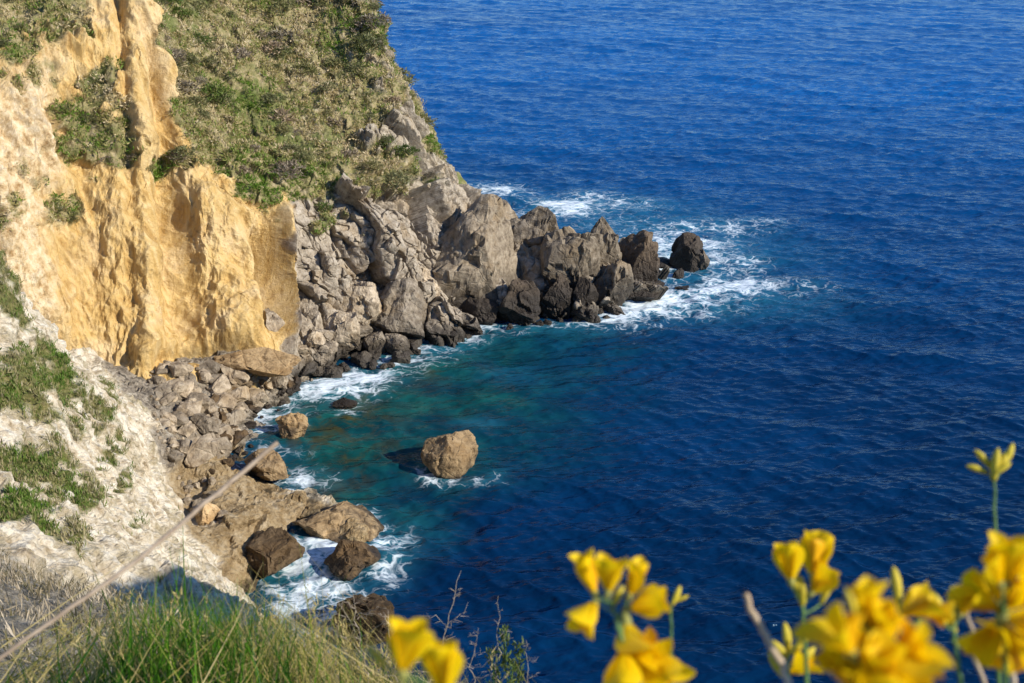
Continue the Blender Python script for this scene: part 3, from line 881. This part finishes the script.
c, nn, _ = sample_head(24000)
zone = fbm(c / 6 + 70, 3)
lush = np.exp(-(np.linalg.norm(c - P(222, 172, y=101), axis=1) / 6.0) ** 2) + .7 * np.exp(-(np.linalg.norm(c - P(255, 190, y=101), axis=1) / 5.0) ** 2)
tone = np.clip(0.53 - .5 * lush - zone * 1.4 + g.normal(size=len(c)) * .2, 0, 1)
V, Fq, tn = cards(c, nn, g, 14, g.uniform(.18, .5, len(c)), np.full(len(c), .2), tone=tone)
add('headland_scrub', make_mesh('headland_scrub', V, Fq, M['scrub'], False, {'tone': tn}), kind='stuff', label='low olive and straw scrub covering the headland slope', category='scrub')


def shrub_mesh(name, seed, mat, n=46, leaf=.34, twiggy=False):
    g2 = np.random.default_rng(seed)
    a = g2.uniform(0, 2 * PI, n)
    zz = g2.uniform(-.1, 1, n)
    rr_ = np.sqrt(np.clip(1 - zz ** 2, .02, 1)) * g2.uniform(.55, 1.0, n)
    ce = np.stack([rr_ * np.cos(a), rr_ * np.sin(a), zz * .85], 1) * (1 + .3 * fbm(np.stack([np.cos(a), np.sin(a), zz], 1) * 1.7 + seed, 2))[:, None]
    nr = ce / (np.linalg.norm(ce, axis=1)[:, None] + 1e-6)
    V, Fq, tn = cards(ce, nr, g2, 8, np.full(n, leaf), np.full(n, .13), up=.5, tone=g2.uniform(.2, .8, n), jitter=.2)
    # a few woody stems from the root to the leaf clumps
    sv, sf = [], []
    for k in range(9):
        e = ce[k]
        s0 = len(V) + len(sv)
        p_ = np.array([0, 0, -.25])
        t_ = np.cross(e - p_, [0, 0, 1.0])
        t_ = t_ / (np.linalg.norm(t_) + 1e-6) * .04
        sv += [p_ - t_, p_ + t_, e + t_ * .4, e - t_ * .4]
        sf.append([s0, s0 + 1, s0 + 2, s0 + 3])
    V = np.concatenate([V, np.array(sv)])
    Fq = np.concatenate([Fq, np.array(sf)])
    tn = np.concatenate([tn, np.full(len(sv), .1)])
    return make_mesh(name, V, Fq, mat, False, {'tone': tn})


SH = {k: [shrub_mesh('%s_shrub' % k, 300 + 10 * i + j, M[k], leaf=.34 if k != 'dry' else .45, n=70 if k != 'dry' else 40) for j in range(4)] for i, k in enumerate(('green', 'olive', 'dry'))}
c, nn, ids = sample_head(290)
zone = fbm(c / 7 + 20, 3)
for i in range(len(c)):
    q = zone[i] + random.gauss(0, .22)
    k = 'green' if q > .24 else ('dry' if q < -.16 else 'olive')
    on_face = S[ids[i] // (nT - 1)] < 3.2
    if on_face and k == 'green':
        k = 'olive'
    s = .5 if on_face else random.uniform(.45, 1.0) + (random.random() < .3) * random.uniform(.1, .7)
    add({'green': 'green_shrub', 'olive': 'olive_shrub', 'dry': 'dry_shrub'}[k], random.choice(SH[k]), tuple(c[i]), (random.uniform(-.2, .2), random.uniform(-.2, .2), random.uniform(0, 6.28)),
        (s * random.uniform(.9, 1.4), s * random.uniform(.9, 1.2), s * random.uniform(.7, 1.0)), category='shrub',
        label={'green': 'dark green shrub growing on the headland slope or cliff', 'olive': 'olive grey shrub growing on the headland slope or cliff', 'dry': 'bare dry twiggy shrub growing on the headland slope or cliff'}[k],
        group={'green': 'green shrubs on the headland', 'olive': 'olive shrubs on the headland', 'dry': 'dry shrubs on the headland'}[k])

# grass bands and tufts on the clay slope, scrub on the near hillside
sel = grassy * (Pb[:, 1] > 30) * (Pb[:, 1] < 75)
cand = np.where(sel > .15)[0]
pick = g.choice(cand, 3600, p=sel[cand] / sel[cand].sum())
c = Xb[pick] + g.normal(size=(len(pick), 3)) * np.array([.1, .1, 0])
tone = np.clip(.45 - fbm(c / 3 + 5, 3) * .9 + g.normal(size=len(c)) * .12, 0, 1)
V, Fq, tn = cards(c, np.tile([0, 0, 1.0], (len(c), 1)), g, 14, g.uniform(.1, .42, len(c)), np.full(len(c), .10), up=1.0, tone=tone, wid=.08)
add('slope_grass', make_mesh('slope_grass', V, Fq, M['scrub'], False, {'tone': tn}), kind='stuff', label='short green and straw grass in bands on the white clay slope', category='grass')
cand = np.where((scrub > .5) * (Pb[:, 1] > 7) * (Pb[:, 1] < 38) * (Pb[:, 0] < 3) * (beach < .3))[0]
pick = g.choice(cand, 9000)
c = Xb[pick] + g.normal(size=(len(pick), 3)) * np.array([.15, .15, 0])
tone = np.clip(.5 + fbm(c / 1.5, 3) + g.normal(size=len(c)) * .25, 0, 1)
V, Fq, tn = cards(c, np.tile([0, 0, 1.0], (len(c), 1)), g, 22, g.uniform(.06, .34, len(c)), np.full(len(c), .16), up=.9, tone=tone, wid=.05)
add('hillside_scrub', make_mesh('hillside_scrub', V, Fq, M['hillscrub'], False, {'tone': tn}), kind='stuff', label='grey dry low scrub on the near hillside', category='scrub')

# ------------------------------------------------------------------ foreground grass
def ground_under(p):
    return np.array([p[0], p[1], float(hB(p[0], p[1])[0])])


def blade(V, Fq, tn, b, top, bend, w, tone, seg=5):
    """one grass blade: a creased strip from b to top, bowed by bend"""
    s0 = len(V)
    ax = top - b
    sd = np.cross(ax, [random.gauss(0, 1), random.gauss(0, 1), .2])
    sd = sd / (np.linalg.norm(sd) + 1e-9)
    nr = np.cross(sd, ax)
    nr = nr / (np.linalg.norm(nr) + 1e-9)
    for k in range(seg + 1):
        t = k / seg
        c = b + ax * t + bend * (t * t - t * .4)
        ww = w * (1 - t ** 1.6) + w * .06
        V += [c - sd * ww, c + nr * ww * .5, c + sd * ww]
        tn += [tone] * 3
    for k in range(seg):
        a = s0 + 3 * k
        Fq += [[a, a + 1, a + 4, a + 3], [a + 1, a + 2, a + 5, a + 4]]


V, Fq, tn = [], [], []
random.seed(21)
for i in range(3100):
    u = random.choice([random.uniform(-40, 400), random.gauss(190, 70), random.gauss(310, 55), random.choice([random.uniform(380, 530), random.gauss(180, 60)])])
    dd = random.uniform(2.7, 4.4)
    # height of the sward rises to the right of the left corner and falls off towards the sea
    vt = np.interp(u, [-40, 20, 60, 150, 260, 330, 390, 430, 530], [640, 632, 608, 582, 588, 606, 638, 655, 672]) + abs(random.gauss(0, 26)) + random.uniform(-4, 30)
    if random.random() < .045 and 90 < u < 330:
        vt -= random.uniform(15, 62)
    tip = P(u, vt, d=dd)
    b = ground_under(tip) - np.array([0, 0, .03])
    h = tip[2] - b[2]
    green = math.exp(-((u - 185) / 80.0) ** 2) * .62 + .12
    if random.random() < green:
        tone = random.uniform(0, .54)
        w_ = random.uniform(.0026, .0058)
        lean = .2
    else:
        tone = random.uniform(.6, 1)
        w_ = random.uniform(.0015, .0034)
        lean = .55
    b = ground_under(b - np.array([random.gauss(.05, lean), random.gauss(0, lean), 0]) * h) - np.array([0, 0, .03])
    bend = np.array([random.gauss(0, .08), random.gauss(0, .08), abs(random.gauss(0, .05))]) * h
    blade(V, Fq, tn, b, tip, bend, w_, tone)
    if tone > .75 and random.random() < .12:
        end = tip + bend * .6
        for k in range(9):
            o = end - (end - b) * random.uniform(0, .12)
            blade(V, Fq, tn, o, o + np.array([random.gauss(0, .010), random.gauss(0, .010), random.uniform(.008, .028)]), np.zeros(3), .0022, min(1, tone + .05), 2)
add('foreground_grass', make_mesh('foreground_grass', np.array(V), np.array(Fq), M['blade'], True, {'tone': np.array(tn)}), kind='stuff', label='long green and straw grass blades along the bottom left edge', category='grass')

# ------------------------------------------------------------------ stalks, twigs, broom
def tube(polys, sides=6):
    """tubes along polylines: list of (points, radii)"""
    V, Fq = [], []
    for pts_, rad_ in polys:
        pts_ = np.asarray(pts_, float)
        n_ = len(pts_)
        s0 = len(V)
        tg = np.gradient(pts_, axis=0)
        tg /= np.linalg.norm(tg, axis=1)[:, None] + 1e-9
        ref = np.array([0.3, 1.0, 0.1])
        for k in range(n_):
            a = np.cross(tg[k], ref)
            a /= np.linalg.norm(a) + 1e-9
            b = np.cross(tg[k], a)
            for j in range(sides):
                q = 2 * PI * j / sides
                V.append(pts_[k] + (a * math.cos(q) + b * math.sin(q)) * rad_[k])
        for k in range(n_ - 1):
            for j in range(sides):
                Fq.append([s0 + k * sides + j, s0 + k * sides + (j + 1) % sides, s0 + (k + 1) * sides + (j + 1) % sides, s0 + (k + 1) * sides + j])
        Fq.append([s0 + (n_ - 1) * sides + j for j in range(4)])
    return np.array(V), np.array(Fq)


def curve(p, q, n_, bow=(0, 0, 0), wob=0.0):
    t = np.linspace(0, 1, n_)[:, None]
    c = p + (q - p) * t + np.array(bow) * (4 * t * (1 - t))
    if wob:
        c = c + np.random.default_rng(int(abs(p[0] * 999)) % 997).normal(size=c.shape) * wob * np.sqrt(t * (1.001 - t)) * 2
    return c


def simple_mat(name, a, b, scale=60, rough=.7, trans=0.0):
    n = NT(name)
    p = n.n('ShaderNodeTexCoord').outputs['Object']
    c = n.mix(n.mapr(n.noise(p, scale, 4), .35, .65), a, b)
    bs = n.n('ShaderNodeBsdfPrincipled', {'Base Color': c, 'Roughness': rough, 'Specular IOR Level': .3})
    if trans:
        tr = n.n('ShaderNodeBsdfTranslucent', {'Color': c})
        mx = n.n('ShaderNodeMixShader', {0: trans, 1: bs.outputs[0], 2: tr.outputs[0]})
        n.t.links.new(mx.outputs[0], n.out.inputs['Surface'])
    else:
        n.t.links.new(bs.outputs[0], n.out.inputs['Surface'])
    return n.m


M['cane'] = simple_mat('dry_cane', (0.42, 0.31, 0.19), (0.56, 0.44, 0.29), 40)
M['oldcane'] = simple_mat('weathered_cane', (0.24, 0.18, 0.125), (0.36, 0.285, 0.205), 30)
M['twig'] = simple_mat('grey_twig', (0.22, 0.18, 0.135), (0.42, 0.35, 0.27), 40)
M['stem'] = simple_mat('green_stem', (0.07, 0.15, 0.035), (0.13, 0.23, 0.06), 50, .5)
M['petal'] = simple_mat('yellow_petal', (0.96, 0.62, 0.002), (0.99, 0.74, 0.004), 90, .55, .45)
M['keel'] = simple_mat('deep_yellow_petal', (0.90, 0.48, 0.002), (0.95, 0.57, 0.004), 90, .55, .35)
M['bud'] = simple_mat('yellow_green_bud', (0.72, 0.52, 0.02), (0.55, 0.50, 0.06), 70, .55, .2)
M['calyx'] = simple_mat('calyx_green', (0.22, 0.24, 0.05), (0.34, 0.31, 0.08), 90, .6)


def stalk(name, path, radii, mat, label, cat, n_=10, wob=.0012):
    """path: points in the air from tip to foot; the foot goes on to the ground"""
    foot = path[-1]
    base = ground_under(foot + (foot - path[-2]) * .15)
    pl = [base] + path[::-1]
    pts_, rd = [], []
    for k in range(len(pl) - 1):
        c = curve(pl[k], pl[k + 1], n_, wob=wob)
        pts_ += list(c[:-1])
        rd += list(np.linspace(radii[k], radii[k + 1], n_)[:-1])
    pts_.append(pl[-1])
    rd.append(radii[-1])
    V, Fq = tube([(np.array(pts_) - base, rd)], 8)
    return add(name, make_mesh(name, V, Fq, mat, True), tuple(base), label=label, category=cat)


stalk('dry_cane', [P(277, 443, d=1.75), P(138, 560, d=1.55), P(-20, 672, d=1.4), P(-70, 715, d=1.36)], [.0026, .0028, .0028, .0034, .0042], M['oldcane'], 'long dry cane slanting across the white clay slope at the left', 'cane', 12, .0006)
stalk('dry_stalk', [P(745, 593, d=.8), P(768, 640, d=.8), P(796, 700, d=.8)], [.0028, .0028, .0028, .0024], M['cane'], 'thick dry beige stalk left of the twin stemmed broom', 'stalk')
stalk('dry_stalk', [P(963, 596, d=.85), P(985, 690, d=.85)], [.002, .0018, .0015], M['cane'], 'thin dry brown stalk left of the big blossoms at the right edge', 'stalk')
stalk('dry_stalk', [P(1010, 640, d=.8), P(1016, 700, d=.8)], [.0025, .0022, .002], M['cane'], 'short pale stalk under the blossoms at the right edge', 'stalk')


def twig_plant(name, u0, v0, u1, v1, d, label, seed, nside=9, spread=.5, main_r=.0024):
    g2 = random.Random(seed)
    top, low = P(u1, v1, d=d), P(u0, v0, d=d)
    base = ground_under(low)
    polys = []
    c = np.concatenate([curve(base, low, 6)[:-1], curve(low, top, 12, wob=.006)])
    polys.append((c - base, np.linspace(main_r * 1.4, main_r * .3, len(c))))
    L = np.linalg.norm(top - low)
    for k in range(nside):
        t = g2.uniform(.05, .95)
        st = low + (top - low) * t
        ang = g2.choice([-1, 1]) * g2.uniform(.6, 1.2)
        ln = L * spread * g2.uniform(.25, .8) * (1.15 - t)
        dr_ = np.array([math.sin(ang), g2.uniform(-.5, .5), math.cos(ang)])
        e = st + dr_ * ln
        cc = curve(st, e, 6, wob=.005)
        polys.append((cc - base, np.linspace(main_r * .6, main_r * .2, 6)))
        for j in range(g2.randint(1, 3)):
            s2 = st + (e - st) * g2.uniform(.3, .9)
            a2 = ang + g2.choice([-1, 1]) * g2.uniform(.5, 1.0)
            e2 = s2 + np.array([math.sin(a2), g2.uniform(-.5, .5), math.cos(a2)]) * ln * g2.uniform(.25, .5)
            polys.append((curve(s2, e2, 4) - base, np.linspace(main_r * .4, main_r * .15, 4)))
    V, Fq = tube(polys, 5)
    return add(name, make_mesh(name, V, Fq, M['twig'], True), tuple(base), label=label, category='dry plant')


twig_plant('thorny_twig', 428, 690, 461, 571, 3.6, 'tallest bare grey thorny twig standing against the dark water', 1, 16, .42)
twig_plant('thorny_twig', 497, 690, 498, 596, 3.6, 'thin bare twig above the small green sprig', 2, 8, .35, .0018)
twig_plant('thorny_twig', 368, 680, 352, 588, 3.5, 'spreading bare thorny twigs behind the dry grass', 3, 14, .9)
twig_plant('thorny_twig', 400, 700, 388, 610, 3.4, 'bare twigs between the dry grass and the tallest twig', 4, 12, .8)
twig_plant('thorny_twig', 530, 700, 526, 640, 3.6, 'short bare twig right of the small green sprig', 5, 6, .5, .0016)
twig_plant('thorny_twig', 470, 700, 478, 628, 3.6, 'short branching bare twig left of the small green sprig', 6, 9, .8, .0018)

# small leafy sprig among the twigs
gp = ground_under(P(508, 690, d=3.6))
sp_ = add('green_sprig', None, tuple(gp), label='small leafy green sprig at the bottom edge among grey twigs', category='plant')
g2 = np.random.default_rng(5)
tops = [P(505, 628, d=3.6), P(492, 652, d=3.6), P(520, 645, d=3.62), P(512, 662, d=3.55)]
V, Fq = tube([(curve(gp, t, 10, wob=.004) - gp, np.linspace(.003, .001, 10)) for t in tops], 5)
add('stem', make_mesh('sprig_stem', V, Fq, M['stem'], True), parent=sp_)
ce = np.concatenate([gp + (t - gp) * q - gp + g2.normal(size=3) * .008 for t in tops for q in np.linspace(.78, 1, 34)]).reshape(-1, 3)
V, Fq, tn = cards(ce, np.tile([0, 0, 1.0], (len(ce), 1)), g2, 6, np.full(len(ce), .022), np.full(len(ce), .006), up=.9, tone=g2.uniform(.3, 1, len(ce)), wid=.13)
add('foliage', make_mesh('sprig_foliage', V, Fq, M['green'], False, {'tone': tn}), parent=sp_)


def petal_mesh(name, length, width, cup, curl, mat, fold=0.0, tipw=0.35, nseg=14, seed=0):
    """a spooned petal growing along +Z from the claw, its face towards -Y"""
    g3 = np.random.default_rng(seed)
    V = []
    for i in range(nseg + 1):
        t = math.sin(i / nseg * PI / 2) ** 1.15
        cap = min(.48, width / (2 * length))     # a round tip, half as long as the petal is wide
        w = width * (math.sqrt(max(.01, 1 - ((t - 1 + cap) / cap) ** 2)) if t > 1 - cap else .24 + .76 * math.sin(t / (1 - cap) * PI / 2) ** 1.2)
        for j in range(7):
            q = (j - 3) / 3.0
            x = q * w * .5
            y = cup * (q * q) * w + curl * (t * t) * length + fold * abs(q) * w + length * .012 * math.sin(9 * t + 4 * q + seed)
            V.append([x, y, t * length ])
    me = make_mesh(name, np.array(V), grid_faces(nseg + 1, 7), mat, True)
    return me


PET = {
    'banner': [petal_mesh('banner_petal', .78, .60, -.14, .16 + .12 * k, M['petal'], -.12, seed=k) for k in range(3)],
    'wing': [petal_mesh('wing_petal', .80, .38, .30, -.06 - .10 * k, M['petal'], .1, seed=10 + k) for k in range(3)],
    'keel': [petal_mesh('keel_petal', .74, .26, .6, -.05 - .1 * k, M['keel'], .35, seed=20 + k) for k in range(2)],
}


def lathe(prof, sides=8):
    V, Fq = [], []
    for k, (r, z_) in enumerate(prof):
        for j in range(sides):
            q = 2 * PI * j / sides
            V.append([r * math.cos(q), r * math.sin(q), z_])
    for k in range(len(prof) - 1):
        for j in range(sides):
            Fq.append([k * sides + j, k * sides + (j + 1) % sides, (k + 1) * sides + (j + 1) % sides, (k + 1) * sides + j])
    return np.array(V), np.array(Fq)


V, Fq = lathe([(.0, -.02), (.05, 0), (.085, .08), (.095, .17), (.075, .22), (.02, .23)])
CALYX = make_mesh('calyx', V, Fq, M['calyx'], True)
V, Fq = lathe([(.0, -.02), (.09, .03), (.13, .18), (.17, .42), (.165, .66), (.10, .88), (.0, 1.0)], 10)
V[:, 0] *= .8
V[:, 0] += .12 * (V[:, 2] ** 2)
BUD = make_mesh('bud', V, Fq, M['bud'], True)


def to_dir(d3, spin):
    q = Vector(d3).to_track_quat('Z', 'Y')
    return (q.to_matrix() @ Matrix.Rotation(spin, 3, 'Z')).to_euler()


def pic_dir(a, toward=0.0):
    """direction in the picture plane (0 = up, + = right), leaning towards the camera"""
    r_, up_, fw = np.array([1, 0, 0]), np.array([0, SP, CP]), np.array([0, CP, -SP])
    v = math.sin(math.radians(a)) * r_ + math.cos(math.radians(a)) * up_ - toward * fw
    return v / np.linalg.norm(v)


def broom(label, d, stem, blossoms=(), buds=(), r=.0017, seed=0, low=None):
    """a broom shoot: green stem from the ground, pea flowers and buds at its head"""
    g3 = random.Random(seed)
    head = P(*stem[0], d=d)
    path = [P(*q, d=d + .0) for q in stem]
    base = ground_under(path[-1])
    root = add('broom_shoot', None, tuple(base), label=label, category='flower', group='yellow broom in the foreground')
    pl = [base] + path[::-1]
    pts_ = []
    for k in range(len(pl) - 1):
        pts_ += list(curve(pl[k], pl[k + 1], 10, wob=.0006)[:-1])
    pts_.append(pl[-1])
    polys = [(np.array(pts_) - base, np.linspace(r * 1.5, r * .75, len(pts_)))]
    for kind, lst in (('flower', blossoms), ('bud', buds)):
        for (u, v, sz, a, tw, *shut) in lst:
            L = sz * (.92 if kind == 'flower' else 1.0) / F_PX * d
            off = g3.uniform(-.02, .02) * (.8 if kind == 'flower' else .3)
            dv_ = pic_dir(a, tw)
            c = P(u, v, d=d + off) - dv_ * L * .5
            # pedicel joins the nearest place on the shoot below the flower
            arr = np.array(pts_)
            kk = np.argmin(np.linalg.norm(arr - (c - np.array([0, 0, L * .35])), axis=1))
            polys.append((np.stack([arr[kk], (arr[kk] + c) / 2 - np.array([0, 0, L * .06]), c]) - base, [r * .6, r * .5, r * .5]))
            rot = to_dir(dv_, g3.uniform(-.8, .8) + (PI if g3.random() < .3 else 0))
            if kind == 'bud':
                add('bud', BUD, tuple(c - base), rot, (L, L, L), parent=root)
                continue
            fo = add('flower', CALYX, tuple(c - base), rot, (L * 1.1,) * 3, parent=root)
            o1 = 0.0 if shut else g3.uniform(0, .30)
            add('banner_petal', g3.choice(PET['banner']), (0, .02, .16), (-.25 - o1, g3.uniform(-.15, .15), 0), (1.25, 1.25, 1.25), parent=fo)
            add('wing_petal', g3.choice(PET['wing']), (.05, -.03, .16), (.05 + o1 * .5, .04 + g3.uniform(0, .22), .9), (1.15, 1.15, 1.15), parent=fo)
            add('wing_petal', g3.choice(PET['wing']), (-.05, -.03, .16), (.05 + o1 * .5, -.04 - g3.uniform(0, .22), -.9), (1.15, 1.15, 1.15), parent=fo)
            add('keel_petal', g3.choice(PET['keel']), (0, -.06, .16), (.15 + o1 * .9, 0, g3.uniform(-.2, .2)), (1.05, 1.05, 1.05), parent=fo)
    V, Fq = tube(polys, 7)
    add('stem', make_mesh('broom_stem', V, Fq, M['stem'], True), parent=root)
    return root


broom('blurred broom shoot with two big blossoms low in front of the dry grass', .62, [(424, 682), (424, 720)], [(404, 655, 60, 5, .1, 1), (444, 676, 62, 0, .1, 1)], [(378, 656, 30, -35, 0)], seed=1)
broom('tall full broom cluster standing alone left of centre right, petals spread all round', .76, [(612, 604), (622, 640), (630, 720)],
      [(592, 580, 46, -12, .1), (610, 580, 40, 10, 0, 1), (634, 584, 42, 22, .1, 1), (590, 612, 40, -150, .4), (642, 606, 44, 75, .3), (630, 640, 62, 170, .7), (654, 662, 58, 140, .5), (622, 664, 50, 190, .6), (640, 650, 50, 60, .8)], [(618, 596, 24, 30, 0)], seed=2)
broom('thin green stem with one small folded bud right of the tall cluster', 1.0, [(671, 606), (671, 650), (674, 720)], [], [(677, 596, 22, 30, 0), (682, 598, 14, 60, 0)], .0014, seed=3)
broom('broom shoot with upright folded petals on twin green stems', .9, [(803, 605), (805, 650), (808, 720)],
      [(788, 568, 42, -12, 0, 1), (815, 562, 48, 8, 0, 1), (818, 584, 36, 35, .1, 1)], [(802, 590, 32, 0, 0), (826, 590, 30, 20, 0), (795, 582, 32, -25, 0)], seed=4)
broom('small broom shoot with slender buds under the twin stemmed shoot', .95, [(788, 655), (790, 720)], [(798, 668, 34, 60, .2)], [(788, 637, 30, 0, 0), (779, 648, 26, -40, 0), (799, 645, 26, 45, 0), (776, 664, 30, -30, 0), (806, 655, 26, 55, 0)], seed=5)
broom('biggest and most blurred mass of broom blossoms at the bottom edge', .52, [(878, 640), (880, 720)],
      [(862, 612, 54, -8, .1, 1), (846, 640, 56, -28, .3), (886, 640, 60, 12, .3, 1), (906, 648, 52, 35, .3), (866, 668, 66, 175, .7), (902, 668, 54, 150, .5), (836, 668, 50, -40, .4), (884, 676, 56, 0, .6, 1), (858, 655, 46, -10, .4, 1), (878, 628, 44, 5, .2, 1), (918, 672, 44, 60, .5), (850, 682, 46, -20, .5), (904, 684, 46, 10, .6)],
      [(840, 618, 34, -25, 0), (852, 602, 30, -10, 0)], seed=6)
broom('single upright narrow blossom on a stem above the biggest blossoms', .85, [(898, 598), (902, 650), (908, 720)], [], [(898, 585, 38, 0, 0)], seed=7)
broom('broom shoot with one drooping round petal right of the biggest blossoms', .75, [(918, 612), (922, 650), (925, 720)], [(912, 608, 44, 60, .3), (926, 612, 40, 100, .2), (914, 640, 40, 160, .4)], [], seed=8)
broom('tallest green stem topped with a fan of small buds near the right edge', 1.0, [(994, 482), (996, 560), (1000, 720)], [], [(994, 464, 34, 0, 0), (984, 458, 26, -35, 0), (977, 468, 24, -65, 0), (1004, 460, 26, 35, 0), (1010, 454, 24, 30, 0), (1002, 468, 20, 55, 0)], seed=9)
broom('broom shoot with large open blossoms cut off by the right edge', .68, [(1004, 622), (1006, 720)],
      [(1010, 568, 56, 5, .1), (986, 604, 54, -65, .3), (990, 632, 58, -120, .6), (1020, 600, 54, 50, .3), (1014, 640, 58, 150, .7), (1004, 596, 44, -10, .5), (996, 574, 38, -25, .1, 1), (1020, 620, 44, 90, .5), (1000, 648, 40, -150, .6)], [], seed=10)
broom('broom shoot with half closed buds between drooping petal and right edge blossoms', .82, [(952, 625), (958, 660), (965, 720)], [(966, 606, 34, 30, .1)], [(940, 606, 34, -12, 0), (954, 604, 36, 5, 0), (948, 620, 30, -30, 0)], seed=11)

# ------------------------------------------------------------------ light
to_sun = Vector((0.80, -0.34, 0.50)).normalized()
sun = bpy.data.lights.new('sun', 'SUN')
sun.energy, sun.angle, sun.color = 5.0, math.radians(0.5), (1.0, 0.93, 0.80)
so = bpy.data.objects.new('sun', sun)
COL.objects.link(so)
so.rotation_euler = to_sun.to_track_quat('Z', 'Y').to_euler()
w = bpy.data.worlds.new('World')
scene.world = w
w.use_nodes = True
nt = w.node_tree
nt.nodes.clear()
sky = nt.nodes.new('ShaderNodeTexSky')
sky.sky_type = 'NISHITA'
sky.sun_disc = False
sky.sun_elevation = math.asin(to_sun.z)
sky.dust_density = 0.0
sky.ozone_density = 5.0
sky.sun_rotation = math.atan2(to_sun.x, to_sun.y)
bg = nt.nodes.new('ShaderNodeBackground')
bg.inputs[1].default_value = 0.13
wo = nt.nodes.new('ShaderNodeOutputWorld')
tint = nt.nodes.new('ShaderNodeMix')
tint.data_type, tint.blend_type = 'RGBA', 'MULTIPLY'
tint.inputs[0].default_value = 1.0
tint.inputs[7].default_value = (0.74, 0.92, 1.12, 1)
nt.links.new(sky.outputs[0], tint.inputs[6])
nt.links.new(tint.outputs[2], bg.inputs[0])
nt.links.new(bg.outputs[0], wo.inputs[0])
scene.view_settings.view_transform = 'Standard'
scene.view_settings.look = 'None'
scene.view_settings.gamma = 1
scene.view_settings.exposure = 0.3
scene.cycles.max_bounces = 5
scene.cycles.diffuse_bounces = 2
scene.cycles.glossy_bounces = 2
scene.cycles.use_adaptive_sampling = True
scene.cycles.adaptive_threshold = 0.02
scene.cycles.caustics_reflective = False
scene.cycles.caustics_refractive = False
scene.cycles.sample_clamp_indirect = 4.0
scene.cycles.sample_clamp_direct = 8.0
